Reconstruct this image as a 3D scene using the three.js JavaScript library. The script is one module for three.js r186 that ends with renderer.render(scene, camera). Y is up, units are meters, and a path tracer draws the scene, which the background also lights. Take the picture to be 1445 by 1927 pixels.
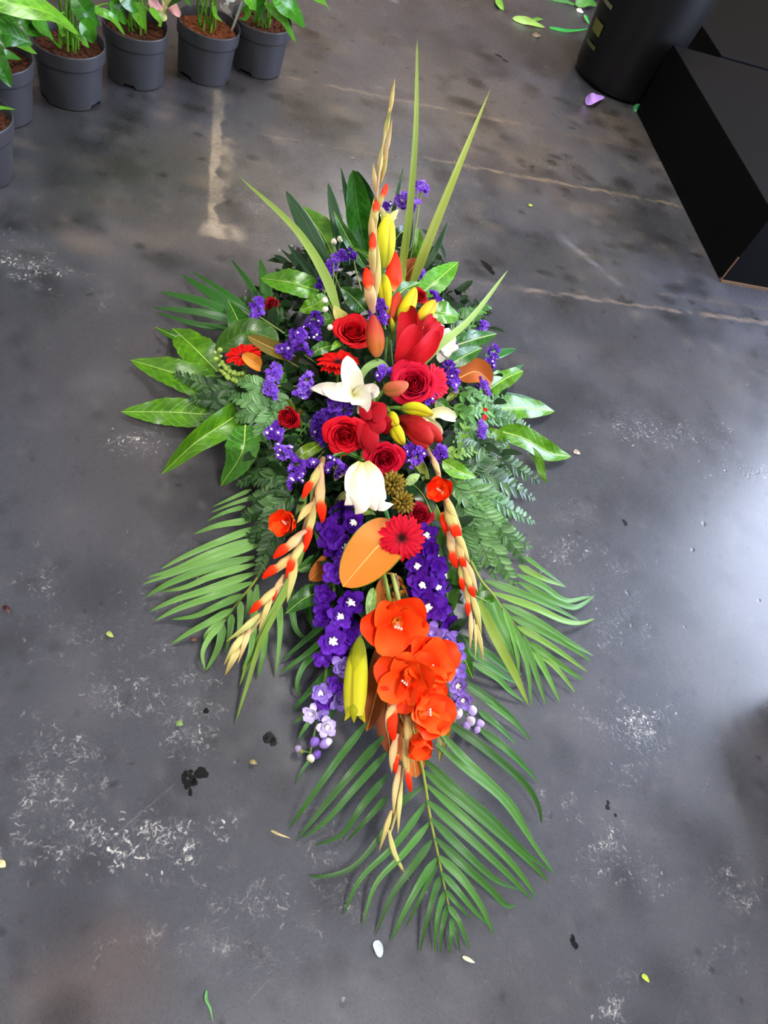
import * as THREE from 'three';
import { mergeGeometries } from 'three/addons/utils/BufferGeometryUtils.js';
import { RoundedBoxGeometry } from 'three/addons/geometries/RoundedBoxGeometry.js';
import { RectAreaLightUniformsLib } from 'three/addons/lights/RectAreaLightUniformsLib.js';

// ---------- camera, sky, unseen lamps, exposure ----------
const V = (x, y, z) => new THREE.Vector3(x, y, z);
const scene = new THREE.Scene();
const FOCAL = 1447, CX = 722.5, CY = 963.5, EYE = V(0, 1.35, 0);
const AX = V(0.95815, 0.26991, 0.09537), AY = V(-0.07076, 0.54613, -0.83471), AZ = V(-0.27738, 0.79303, 0.54237);   // camera axes in the room
const camera = new THREE.PerspectiveCamera(2 * Math.atan(CY / FOCAL) * 180 / Math.PI, 1445 / 1927, 0.02, 60);
camera.position.copy(EYE);
camera.quaternion.setFromRotationMatrix(new THREE.Matrix4().makeBasis(AX, AY, AZ));
const renderer = new THREE.WebGLRenderer({ antialias: true });
renderer.toneMapping = THREE.LinearToneMapping;
renderer.toneMappingExposure = 1.9;
renderer.shadowMap.enabled = true;
RectAreaLightUniformsLib.init();
const SKY = [0.78, 0.89, 1.16], SKY_POWER = 8.0;
scene.background = new THREE.Color().setRGB(...SKY);
scene.backgroundIntensity = SKY_POWER;
// unseen ceiling lamps, placed to light the flowers and brighten the floor: [x, z, width (x), length (z), radiance]
const UNSEEN_LAMPS = [[1.5, -2.4, 0.6, 1.2, 20], [0.8, 1.1, 0.6, 1.2, 25], [-2.4, -0.7, 0.6, 1.2, 18], [1.5, -5.6, 0.6, 1.2, 14]];
const ROOM = { x0: -4.2, x1: 3.6, z0: -7.2, z1: 3.2, top: 3.2 };
const UNSEEN_DOORWAY = { z0: -2.75, z1: -0.7, top: 2.75 };  // out of view, sized and placed for the daylight glare on the floor

// ---------- small helpers ----------
const srgb = (h) => new THREE.Color(h);
function rng(seed) { let a = seed >>> 0; return () => { a |= 0; a = a + 0x6D2B79F5 | 0; let t = Math.imul(a ^ a >>> 15, 1 | a); t = t + Math.imul(t ^ t >>> 7, 61 | t) ^ t; return ((t ^ t >>> 14) >>> 0) / 4294967296; }; }
const lerp = (a, b, t) => a + (b - a) * t, clamp = (x, a = 0, b = 1) => Math.min(b, Math.max(a, x));
const smooth = (a, b, x) => { const t = clamp((x - a) / (b - a)); return t * t * (3 - 2 * t); };
const knots = (list, x) => { if (x <= list[0][0]) return list[0][1]; for (let i = 1; i < list.length; i++) if (x <= list[i][0]) { const [a, p] = list[i - 1], [b, q] = list[i]; return lerp(p, q, (x - a) / (b - a)); } return list[list.length - 1][1]; };
const rayOf = (px, py) => V(0, 0, 0).addScaledVector(AX, (px - CX) / FOCAL).addScaledVector(AY, -(py - CY) / FOCAL).addScaledVector(AZ, -1);
const at = (px, py, h = 0) => { const d = rayOf(px, py); return d.multiplyScalar((h - EYE.y) / d.y).add(EYE); };          // where a line of sight meets the height h
const metre = (p) => -p.clone().sub(EYE).dot(AZ) / FOCAL;                                                              // metres that one photo pixel spans there
const toEye = (p) => EYE.clone().sub(p).normalize();
// height of the mound of flowers over the floor
const MID = [[400, 690], [900, 700], [1000, 725], [1200, 745], [1400, 765], [1700, 830]];
const TALL = [[400, 0.05], [500, 0.11], [600, 0.155], [700, 0.185], [800, 0.20], [900, 0.185], [1000, 0.16], [1100, 0.135], [1250, 0.11], [1400, 0.085], [1550, 0.05], [1700, 0.025], [1850, 0.012]];
const HALF = [[400, 150], [500, 230], [600, 330], [700, 420], [850, 430], [950, 400], [1050, 420], [1200, 380], [1400, 260], [1600, 230], [1850, 150]];
function mound(px, py) { const d = (px - knots(MID, py)) / knots(HALF, py); return Math.max(0.008, knots(TALL, py) * (1 - d * d)); }
// 'x,y,h x,y,h': pixels of the photograph and heights in metres; '+0.02' or nothing counts from the mound
function path(text, lift = 0) { return text.trim().split(/\s+/).map((s) => { const [x, y, h] = s.split(','); const base = mound(+x, +y); return at(+x, +y, h === undefined ? base + lift : /^[+-]/.test(h) ? Math.max(0.006, base + parseFloat(h)) : parseFloat(h)); }); }
const one = (text, lift) => path(text, lift)[0];

const used = new Map();
function numbered(name) { const k = used.get(name) ?? 0; used.set(name, k + 1); return k ? name + '_' + String(k).padStart(3, '0') : name; }
function thing(name, label, category, base, group) {
  const o = new THREE.Group(); o.name = numbered(name); o.position.copy(base); o.userData = { label, category };
  if (group) o.userData.group = group;
  scene.add(o); return o;
}
// a part: geometry given in room coordinates, kept relative to its thing
function part(parent, name, geometry, material, label) {
  let root = parent; while (root.parent && root.parent !== scene) root = root.parent;
  geometry.translate(-root.position.x, -root.position.y, -root.position.z);
  const m = new THREE.Mesh(geometry, material); m.name = name; m.castShadow = m.receiveShadow = true;
  if (label) m.userData.label = label;
  parent.add(m); return m;
}
function solo(name, label, category, base, geometry, material, group) {
  geometry.translate(-base.x, -base.y, -base.z);
  const m = new THREE.Mesh(geometry, material); m.name = numbered(name); m.position.copy(base); m.userData = { label, category };
  if (group) m.userData.group = group;
  m.castShadow = m.receiveShadow = true; scene.add(m); return m;
}
function structure(name, geometry, material, parent = scene) {
  const m = new THREE.Mesh(geometry, material); m.name = name; m.castShadow = m.receiveShadow = true;
  if (parent === scene) m.userData.kind = 'structure';
  parent.add(m); return m;
}

// ---------- sheets, tubes, spindles ----------
function smoothed(points, n) { return points.length < 2 ? points : new THREE.CatmullRomCurve3(points, false, 'centripetal').getPoints(n); }
function framed(points, n, roll = 0, face) {
  const p = smoothed(points, n);
  return p.map((c, i) => {
    const T = p[Math.min(n, i + 1)].clone().sub(p[Math.max(0, i - 1)]).normalize();
    const N = face ? face.clone() : toEye(c).addScaledVector(V(0, 1, 0), 0.5).normalize();
    const S = T.clone().cross(N).normalize();
    const r = typeof roll === 'function' ? roll(i / n) : roll;
    if (r) S.applyAxisAngle(T, r);
    return { p: c, T, S, N: S.clone().cross(T).normalize() };
  });
}
// frames of a petal: starts along dir and bends towards nrm by `curl` radians over its length
function arched(base, dir, nrm, len, curl, n = 8, power = 1) {
  const S = dir.clone().cross(nrm).normalize(), out = []; let p = base.clone();
  for (let i = 0; i <= n; i++) {
    const a = curl * Math.pow(i / n, power), T = dir.clone().applyAxisAngle(S, a);
    if (i) p = p.clone().addScaledVector(T, len / n);
    out.push({ p, T, S, N: S.clone().cross(T) });
  }
  return out;
}
function build(pos, uv, col, idx) {
  const g = new THREE.BufferGeometry();
  g.setAttribute('position', new THREE.Float32BufferAttribute(pos, 3)); g.setAttribute('uv', new THREE.Float32BufferAttribute(uv, 2));
  if (col) g.setAttribute('color', new THREE.Float32BufferAttribute(col, 3));
  g.setIndex(idx); g.computeVertexNormals(); return g;
}
const TAPER = { lance: (t) => Math.pow(Math.sin(Math.PI * Math.pow(t, 0.8)), 0.85), oval: (t) => Math.pow(Math.max(0, 1 - Math.pow(Math.abs(2 * Math.pow(t, 0.85) - 1), 2.2)), 0.62), strap: (t) => Math.min(1, 0.55 + 2 * t) * Math.pow(1 - Math.pow(t, 2.5), 0.8), leaflet: (t) => Math.min(1, 0.3 + 5 * t) * Math.pow(1 - t, 0.55) * 1.05, broad: (t) => Math.pow(Math.sin(Math.PI * Math.pow(t, 0.7)), 0.75), petal: (t) => Math.pow(Math.sin(Math.PI * clamp(0.08 + 0.86 * Math.pow(t, 1.15))), 0.7), round: (t) => Math.sqrt(clamp(1 - Math.pow(2 * (0.12 + 0.88 * t) - 1, 2))) * (0.55 + 0.45 * t), obovate: (t) => Math.pow(Math.sin(Math.PI * clamp(0.1 + 0.84 * Math.pow(t, 1.35))), 0.72), spear: (t) => Math.pow(Math.sin(Math.PI * Math.pow(clamp(0.1 + 0.9 * t), 0.9)), 0.8), bell: (t) => (0.55 + 0.45 * smooth(0, 0.6, t)) * Math.pow(clamp(1 - Math.pow(t, 5)), 0.7), tongue: (t) => (0.5 + 0.5 * Math.min(1, t * 2)) * Math.sqrt(clamp(1.02 - Math.pow(t, 6))) };
function sheet(fr, o) {
  const nu = fr.length - 1, nv = o.nv ?? 4, pos = [], uv = [], col = o.color ? [] : null, idx = [], c = new THREE.Color();
  const w = o.w / 2, prof = o.prof ?? TAPER.lance, ph = o.phase ?? 0;
  for (let i = 0; i <= nu; i++) for (let j = 0; j <= nv; j++) {
    const t = i / nu, v = j / nv * 2 - 1, a = Math.abs(v), f = fr[i];
    let hw = w * prof(t);
    if (o.serrate && a > 0.9) { const s = t * o.serrate; hw *= 1 + (o.tooth ?? 0.09) * (1 - (s - Math.floor(s))); }
    if (o.ruffle && a > 0.4) hw *= 1 + o.ruffle * Math.sin(t * 17 + v * 3 + ph) * a;
    let n = (o.cup ?? 0) * hw * a * a + (o.fold ?? 0) * hw * a;
    if (o.wave) n += o.wave * w * a * a * Math.sin(6.283 * (o.waves ?? 2) * t + ph + (v > 0 ? 0 : 1.7)) * Math.sin(Math.PI * t);
    if (o.pleat) n += (j % 2 ? 1 : -1) * o.pleat * hw;
    n += o.shift ?? 0;
    const p = f.p.clone().addScaledVector(f.S, v * hw).addScaledVector(f.N, n);
    pos.push(p.x, p.y, p.z); uv.push(j / nv, t);
    if (col) { o.color(t, v, c); col.push(c.r, c.g, c.b); }
    if (i < nu && j < nv) { const k = i * (nv + 1) + j; idx.push(k, k + 1, k + nv + 1, k + 1, k + nv + 2, k + nv + 1); }
  }
  return build(pos, uv, col, idx);
}
function spindle(fr, rad, o = {}) {
  const nu = fr.length - 1, ns = o.ns ?? 10, pos = [], uv = [], col = o.color ? [] : null, idx = [], c = new THREE.Color();
  for (let i = 0; i <= nu; i++) for (let j = 0; j <= ns; j++) {
    const t = i / nu, a = j / ns * 6.28318 + (o.turn ?? 0) + (o.twist ?? 0) * t, f = fr[i];
    const r = rad(t) * (1 + (o.lobe ?? 0) * Math.cos((o.lobes ?? 3) * a));
    const p = f.p.clone().addScaledVector(f.S, Math.cos(a) * r).addScaledVector(f.N, Math.sin(a) * r * (o.flat ?? 1));
    pos.push(p.x, p.y, p.z); uv.push(j / ns, t);
    if (col) { o.color(t, a, c); col.push(c.r, c.g, c.b); }
    if (i < nu && j < ns) { const k = i * (ns + 1) + j; idx.push(k, k + ns + 1, k + 1, k + 1, k + ns + 1, k + ns + 2); }
  }
  return build(pos, uv, col, idx);
}
function tube(points, r0, r1 = r0, n = 12, ns = 7) { return spindle(framed(points, n), (t) => lerp(r0, r1, t), { ns }); }
function ball(p, r, seed = 1, squash = 1, detail = 1) {
  const g = new THREE.IcosahedronGeometry(r, detail); g.deleteAttribute('normal'); const q = g.attributes.position, k = seed * 7.1;
  for (let i = 0; i < q.count; i++) { const x = q.getX(i), y = q.getY(i), z = q.getZ(i), s = 1 + 0.12 * Math.sin(x / r * 3 + k) * Math.cos(z / r * 2.5 + k * 2); q.setXYZ(i, x * s, y * s * squash, z * s); }
  g.translate(p.x, p.y, p.z); g.setIndex([...Array(q.count).keys()]); g.computeVertexNormals(); return g;
}
// two vectors square to an axis
function around(A) { const U = Math.abs(A.y) < 0.9 ? A.clone().cross(V(0, 1, 0)).normalize() : A.clone().cross(V(1, 0, 0)).normalize(); return [U, A.clone().cross(U).normalize()]; }
const ramp = (...stops) => { const s = stops.map(([t, h]) => [t, srgb(h)]); return (t, v, c) => { for (let i = 1; i < s.length; i++) if (t <= s[i][0] || i === s.length - 1) return c.copy(s[i - 1][1]).lerp(s[i][1], clamp((t - s[i - 1][0]) / (s[i][0] - s[i - 1][0]))); }; };

// ---------- textures ----------
function canvasTexture(w, h, draw, color = true, repeat = true) {
  const cv = document.createElement('canvas'); cv.width = w; cv.height = h; draw(cv.getContext('2d'), w, h);
  const t = new THREE.CanvasTexture(cv); if (color) t.colorSpace = THREE.SRGBColorSpace;
  if (repeat) t.wrapS = t.wrapT = THREE.RepeatWrapping; t.magFilter = THREE.LinearFilter; return t;
}
const veined = (lo, hi, bump) => canvasTexture(128, 256, (g, w, h) => {
  const r = rng(5); g.fillStyle = hi; g.fillRect(0, 0, w, h);
  for (let i = 0; i < 900; i++) { g.fillStyle = bump ? 'rgba(90,90,90,0.10)' : `rgba(${r() < 0.5 ? '20,60,0' : '220,255,140'},0.06)`; const s = 3 + r() * 18; g.beginPath(); g.ellipse(r() * w, r() * h, s, s * 0.6, 0.6, 0, 7); g.fill(); }
  g.strokeStyle = lo; g.lineWidth = 4; g.beginPath(); g.moveTo(w / 2, 0); g.lineTo(w / 2, h); g.stroke(); g.lineWidth = 1.3;
  for (let k = 0; k < 11; k++) for (const s of [-1, 1]) { g.beginPath(); g.moveTo(w / 2, k * 25 + 2); g.quadraticCurveTo(w / 2 + s * 34, k * 25 + 14, w / 2 + s * 64, k * 25 + 44); g.stroke(); }
}, !bump);
const lined = (base, dark, light, n, bump) => canvasTexture(128, 64, (g, w, h) => {
  const r = rng(n); g.fillStyle = base; g.fillRect(0, 0, w, h);
  for (let i = 0; i < n; i++) { g.fillStyle = i % 2 ? dark : light; g.globalAlpha = 0.12 + 0.25 * r(); g.fillRect(i / n * w, 0, w / n * (0.4 + 0.5 * r()), h); }
  g.globalAlpha = 0.8; g.fillStyle = light; g.fillRect(w / 2 - 1.5, 0, 3, h);
}, !bump);
const VEIN = veined('#f2ffd8', '#c6dca6'), VEIN_BUMP = veined('#303030', '#b0b0b0', true), LINES = lined('#e8f0e0', '#9fb894', '#ffffff', 22), LINES_BUMP = lined('#888888', '#202020', '#e0e0e0', 18, true);
const STREAK = lined('#f4f4f4', '#d0c4c4', '#ffffff', 26), MOTTLE = canvasTexture(128, 128, (g, w, h) => { const r = rng(3); g.fillStyle = '#e4dcd2'; g.fillRect(0, 0, w, h); for (let i = 0; i < 1200; i++) { g.fillStyle = r() < 0.5 ? 'rgba(110,80,50,0.10)' : 'rgba(255,250,235,0.12)'; g.beginPath(); g.arc(r() * w, r() * h, 1 + r() * 5, 0, 7); g.fill(); } });

// ---------- materials ----------
const sheets = {};
function leafMat(hex, o = {}) {
  const key = hex + JSON.stringify(o);
  return sheets[key] ??= new THREE.MeshPhysicalMaterial({ color: srgb(hex), roughness: o.rough ?? 0.42, specularIntensity: o.spec ?? 0.8, side: THREE.DoubleSide, transmission: o.through ?? 0, thickness: 0, map: o.map === 'lines' ? LINES : o.map === 'none' ? null : VEIN, bumpMap: o.map === 'lines' ? LINES_BUMP : o.map === 'none' ? null : VEIN_BUMP, bumpScale: o.bump ?? 0.0012, clearcoat: o.coat ?? 0, clearcoatRoughness: 0.25 });
}
function petalMat(hex, o = {}) {
  const key = 'p' + hex + JSON.stringify(o);
  return sheets[key] ??= new THREE.MeshPhysicalMaterial({ color: srgb(hex), roughness: o.rough ?? 0.55, specularIntensity: o.spec ?? 0.3, side: THREE.DoubleSide, map: o.plain ? null : STREAK, bumpMap: o.plain ? null : LINES_BUMP, bumpScale: 0.0004, sheen: o.sheen ?? 0, sheenRoughness: 0.5, sheenColor: srgb(o.sheenHex ?? '#ffffff'), vertexColors: !!o.vc });
}
const tinted = petalMat('#ffffff', { vc: 1, plain: 1, rough: 0.55, spec: 0.28 }), tintedVein = new THREE.MeshPhysicalMaterial({ color: 0xffffff, vertexColors: true, map: STREAK, roughness: 0.6, specularIntensity: 0.16, side: THREE.DoubleSide, bumpMap: LINES_BUMP, bumpScale: 0.0005 });
// ---------- the setting ----------
// floor: worn black paint on concrete; the texture covers 3.5 m from (FX, FZ)
const FX = -0.8, FZ = -3.3, FS = 3.5, FPX = 2048 / FS;
const onFloor = (px, py) => { const p = at(px, py); return [(p.x - FX) * FPX, (p.z - FZ) * FPX]; };
function blotch(g, x, y, r, rgb, alpha, squash = 1, turn = 0) {
  g.save(); g.translate(x, y); g.rotate(turn); g.scale(1, squash);
  const d = g.createRadialGradient(0, 0, 0, 0, 0, r); d.addColorStop(0, `rgba(${rgb},${alpha})`); d.addColorStop(0.6, `rgba(${rgb},${alpha * 0.5})`); d.addColorStop(1, `rgba(${rgb},0)`);
  g.fillStyle = d; g.beginPath(); g.arc(0, 0, r, 0, 7); g.fill(); g.restore();
}
function squiggle(g, x, y, len, r, width, style) {
  g.strokeStyle = style; g.lineWidth = width; g.beginPath(); g.moveTo(x, y); let a = r() * 6.28;
  const n = 3 + Math.floor(r() * 4); for (let i = 0; i < n; i++) { a += (r() - 0.5) * 2.4; x += Math.cos(a) * len / n; y += Math.sin(a) * len / n; g.lineTo(x, y); }
  g.stroke();
}
// where the paint is scuffed through: photo x, y, half-width, half-height, number of flakes, strength
const SCUFFS = [[290, 1300, 120, 60, 260, 0.55], [260, 1590, 130, 60, 300, 0.95], [110, 1440, 110, 70, 260, 0.5], [90, 1570, 120, 90, 260, 0.55], [360, 1395, 60, 30, 90, 0.6], [480, 1690, 90, 40, 110, 0.5], [300, 1770, 110, 40, 90, 0.45], [500, 1790, 90, 40, 60, 0.4],
  [60, 500, 80, 30, 190, 0.8], [130, 560, 90, 60, 120, 0.45], [40, 420, 60, 40, 80, 0.5], [330, 1090, 90, 60, 120, 0.4], [60, 1090, 80, 50, 90, 0.55], [130, 1200, 100, 50, 120, 0.4], [290, 1180, 80, 60, 110, 0.4], [240, 830, 40, 16, 110, 0.8], [200, 320, 80, 40, 90, 0.4], [220, 250, 50, 20, 60, 0.4],
  [1215, 1370, 55, 42, 170, 1.0], [1150, 1350, 60, 40, 90, 0.6], [1180, 1450, 70, 30, 70, 0.6], [1260, 810, 110, 24, 170, 0.75], [1170, 795, 50, 20, 90, 0.7], [1060, 1040, 60, 26, 110, 0.75], [1140, 1090, 60, 40, 60, 0.5], [1160, 1180, 60, 50, 120, 0.6], [1400, 890, 60, 12, 60, 0.7], [1080, 960, 50, 24, 70, 0.5],
  [1140, 1600, 50, 30, 90, 0.7], [1180, 1650, 90, 40, 90, 0.5], [1370, 1640, 50, 40, 90, 0.55], [1400, 1690, 40, 20, 60, 0.5], [1060, 1520, 40, 30, 40, 0.5], [1160, 1900, 30, 30, 70, 0.7], [1350, 1800, 70, 70, 90, 0.4], [1180, 1840, 40, 20, 40, 0.5], [1030, 310, 30, 16, 60, 0.6], [860, 300, 120, 60, 120, 0.35], [1160, 390, 120, 40, 140, 0.4], [880, 400, 60, 20, 90, 0.6], [870, 460, 60, 20, 80, 0.5], [1010, 590, 160, 50, 260, 0.28], [1160, 690, 170, 90, 420, 0.26], [1100, 900, 120, 90, 300, 0.25],
  [480, 380, 40, 20, 60, 0.8], [560, 320, 70, 40, 90, 0.5], [470, 300, 60, 50, 90, 0.4], [430, 260, 40, 30, 50, 0.5], [1230, 480, 70, 30, 120, 0.4], [640, 1700, 90, 60, 100, 0.45], [600, 1560, 40, 50, 70, 0.45], [740, 30, 90, 40, 60, 0.4], [680, 130, 80, 40, 60, 0.35]];
const NEAR = { x0: -0.65, x1: 1.8, z0: -1.6, z1: 0.24 };
function paintFloor(kind, near) {
  const W = 2048, k = near ? 2048 / ((NEAR.x1 - NEAR.x0) * FPX) : 1;
  return canvasTexture(2048, near ? Math.round(2048 * (NEAR.z1 - NEAR.z0) / (NEAR.x1 - NEAR.x0)) : 2048, (g) => {
    const r = rng(11), map = kind === 'color';
    g.setTransform(k, 0, 0, k, near ? -(NEAR.x0 - FX) * FPX * k : 0, near ? -(NEAR.z0 - FZ) * FPX * k : 0);
    g.fillStyle = map ? '#42434a' : kind === 'rough' ? '#484848' : '#808080'; g.fillRect(-W, -W, 3 * W, 3 * W);
    g.lineCap = 'round';
    const soft = (n, r0, r1, pick) => { for (let i = 0; i < n; i++) { const [rgb, a] = pick(); const s = lerp(r0, r1, r()), x = r() * W, y = r() * W; for (const dx of [-W, 0, W]) for (const dy of [-W, 0, W]) if (x + dx > -s && x + dx < W + s && y + dy > -s && y + dy < W + s) blotch(g, x + dx, y + dy, s, rgb, a, 0.5 + 0.5 * r(), r() * 3); } };
    if (map) {
      soft(70, 90, 320, () => [r() < 0.4 ? '20,22,24' : r() < 0.5 ? '78,72,66' : '60,62,72', 0.22]);
      // brown half beyond the flowers, dust and painted-in warm reflection; near corner rusty
      for (const [px, py, s, rgb, a] of [[420, 420, 320, '96,82,68', 0.5], [680, 380, 300, '84,72,62', 0.35], [420, 300, 190, '104,90,76', 0.3], [930, 230, 340, '100,84,68', 0.5], [560, 180, 260, '84,72,60', 0.4], [1000, 330, 260, '90,74,58', 0.35], [330, 700, 260, '82,72,66', 0.35], [330, 930, 200, '84,76,72', 0.35], [190, 1860, 80, '112,74,54', 0.2], [235, 1770, 50, '108,76,60', 0.16], [90, 1890, 50, '96,70,52', 0.2], [1180, 250, 200, '92,76,60', 0.4], [200, 300, 240, '30,34,30', 0.5], [640, 250, 180, '26,28,26', 0.5], [1200, 420, 200, '28,27,26', 0.5], [870, 420, 180, '34,32,30', 0.45], [1180, 640, 200, '42,42,50', 0.4]]) { const [x, y] = onFloor(px, py); blotch(g, x, y, s, rgb, a, 0.8, 0.4); }
      // dust and bare patches in the far half
      for (let i = 0; i < 900; i++) { const z = -3.2 + r() * 1.9, x = -0.75 + r() * 3.4, f = smooth(-1.2, -1.8, z), dark = r() < 0.5; blotch(g, (x - FX) * FPX, (z - FZ) * FPX, 8 + r() * r() * 60, dark ? '20,20,18' : '136,114,92', f * (dark ? 0.6 : 0.28) * (0.4 + 0.6 * r()), 0.4 + 0.5 * r(), 0.2 * r()); }
      soft(1100, 6, 60, () => [r() < 0.5 ? '16,16,20' : '98,96,100', 0.24]);
      soft(2600, 2, 16, () => [r() < 0.5 ? '14,14,16' : '110,106,104', 0.2]);
      // the ghost of a removed wall: a beige strip across the floor and thin ridges of filler
      const box = (x0, z0, x1, z1, rgb, a, n) => { for (let i = 0; i < n; i++) { const x = lerp(x0, x1, r()), z = lerp(z0, z1, r()); blotch(g, (x - FX) * FPX, (z - FZ) * FPX, 4 + r() * 14, rgb, a, 0.7, r() * 3); } };
      for (let k = 0; k < 4200; k++) { const z = lerp(-2.5, -1.77, r()), e = 0.012 * Math.sin(z * 31) + 0.008 * Math.sin(z * 77), x = lerp(0.066, 0.094 + e * (z > -2.2 ? 1 : 0.4), r()), f = 0.35 + 0.65 * smooth(-2.5, -2.15, z); blotch(g, (x - FX) * FPX, (z - FZ) * FPX, 1.5 + r() * 4, '150,134,114', 0.2 * f * (0.75 + 0.25 * Math.sin(z * 13 + x * 60)), 0.8, 0); } box(0.05, -2.5, 0.12, -1.78, '128,114,98', 0.12, 160); box(0.0, -2.4, 0.25, -1.7, '104,92,80', 0.12, 120); box(0.055, -1.83, 0.16, -1.77, '150,136,118', 0.26, 70); box(0.10, -2.25, 0.13, -2.0, '130,116,98', 0.25, 40);
      const ridge = (x0, z0, x1, z1, w, rgb, a) => { const n = Math.round(Math.hypot(x1 - x0, z1 - z0) * 90); for (let i = 0; i < n; i++) { const t = i / n; if (Math.sin(t * 23 + z0 * 9) + r() * 1.6 < -0.2) continue; const x = lerp(x0, x1, t), z = lerp(z0, z1, t) + (r() - 0.5) * w * 0.5; blotch(g, (x - FX) * FPX, (z - FZ) * FPX, (w * (0.4 + 0.5 * r())) * FPX, rgb, a, 0.5, 0); } };
      ridge(0.26, -2.67, 1.2, -2.72, 0.03, '138,120,100', 0.38); ridge(1.2, -2.72, 1.77, -2.74, 0.02, '124,104,84', 0.3); ridge(0.2, -2.30, 0.75, -2.33, 0.012, '150,138,120', 0.5); ridge(0.75, -2.36, 1.77, -2.40, 0.03, '140,118,92', 0.4); ridge(-0.1, -1.82, 0.6, -1.80, 0.012, '136,122,106', 0.35); ridge(0.1, -1.755, 0.6, -1.74, 0.018, '128,116,102', 0.25);
      ridge(0.7, -1.76, 1.1, -1.77, 0.03, '120,108,96', 0.22); ridge(1.0, -1.767, 2.6, -1.83, 0.03, '128,112,98', 0.45); ridge(1.5, -1.86, 2.6, -1.9, 0.02, '120,104,90', 0.3); ridge(1.26, -2.0, 1.7, -1.99, 0.006, '140,134,120', 0.5); ridge(0.3, -2.95, 0.9, -3.0, 0.012, '130,124,116', 0.3);
      ridge(1.2, -2.06, 1.36, -1.86, 0.03, '120,120,128', 0.3); ridge(0.85, -2.35, 0.93, -2.0, 0.03, '92,84,78', 0.3);
    }
    // flakes and curls of bare concrete, in clumps
    const bell = () => (r() + r() + r() - 1.5) / 0.75;
    for (const [px, py, hx, hy, n, a] of SCUFFS) for (let c0 = 0; c0 < n / 6.5; c0++) {
      const ca0 = 1, cx = px + bell() * hx * 0.8, cy = py + bell() * hy * 0.8, spread = 4 + r() * 14, few = 2 + Math.floor(r() * r() * 16), ca = Math.min(1, a * (0.55 + 0.75 * r()));
      for (let i = 0; i < few; i++) {
        const [x, y] = onFloor(cx + bell() * spread * 1.5, cy + bell() * spread), k2 = ca * (0.4 + 0.6 * r()), c = 165 + Math.floor(r() * 80);
        squiggle(g, x, y, 1.5 + r() * 5, r, 0.4 + r() * r() * 1.5 * a, map ? `rgba(${c},${c - 4},${c - 12},${k2})` : kind === 'rough' ? `rgba(190,190,190,${k2})` : `rgba(30,30,30,${k2})`);
      }
    }
    for (let i = 0; i < 900; i++) { const x = r() * W, y = r() * W, few = 2 + Math.floor(r() * 9), ca = 0.12 + 0.5 * r() * r(); for (let j = 0; j < few; j++) { const c = 140 + Math.floor(r() * 70); squiggle(g, x + bell() * 12, y + bell() * 12, 1.5 + r() * 4, r, 0.5, map ? `rgba(${c},${c},${c - 6},${ca})` : kind === 'rough' ? `rgba(180,180,180,${ca})` : `rgba(60,60,60,${ca})`); } }
    for (let i = 0; i < 9000; i++) { const c = 120 + Math.floor(r() * 80), k2 = 0.05 + 0.2 * r() * r(); squiggle(g, r() * W, r() * W, 1 + r() * 4, r, 0.5, map ? `rgba(${c},${c},${c - 6},${k2})` : kind === 'rough' ? `rgba(180,180,180,${k2})` : `rgba(60,60,60,${k2})`); }
    for (let i = 0; i < 150; i++) { const x = r() * W, y = r() * W, a = r() * 3.14, l = 10 + r() * 70; g.strokeStyle = map ? `rgba(170,166,160,${0.1 + 0.2 * r()})` : 'rgba(120,120,120,0.3)'; g.lineWidth = 0.8; g.beginPath(); g.moveTo(x, y); g.lineTo(x + Math.cos(a) * l, y + Math.sin(a) * l); g.stroke(); }
    // grain
    const d = g.getImageData(0, 0, g.canvas.width, g.canvas.height); for (let i = 0, q = d.data; i < q.length; i += 4) { const n = map ? 1 + (r() - 0.5) * 0.19 : kind === 'rough' ? 1 + (r() - 0.5) * 0.2 : 1; q[i] *= n; q[i + 1] *= n; q[i + 2] *= n; } g.putImageData(d, 0, 0);
    // pits
    for (let i = 0; i < 420; i++) { const x = r() * W, y = r() * W, s = 2 + r() * 5; if (map) blotch(g, x, y, s, '16,16,20', 0.45, 0.7, r() * 3); else if (kind === 'bump') blotch(g, x, y, s * 0.8, '0,0,0', 0.9, 0.7, r() * 3); }
    if (kind === 'bump') for (let i = 0; i < 16000; i++) { const v = r() < 0.5 ? 170 : 90; g.fillStyle = `rgba(${v},${v},${v},0.25)`; g.fillRect(r() * W, r() * W, 1 + r() * 3, 1 + r() * 3); }
  }, map_is_color(kind), !near);
}
function map_is_color(kind) { return kind === 'color'; }
const floorMat = (near) => new THREE.MeshPhysicalMaterial({ color: 0xffffff, map: paintFloor('color', near), roughness: 1, roughnessMap: paintFloor('rough', near), bumpMap: paintFloor('bump', near), bumpScale: 0.0014, specularIntensity: 1.0 });
const slab = (x0, y0, z0, x1, y1, z1) => { const g = new THREE.BoxGeometry(x1 - x0, y1 - y0, z1 - z0); g.translate((x0 + x1) / 2, (y0 + y1) / 2, (z0 + z1) / 2); return g; };
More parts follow.
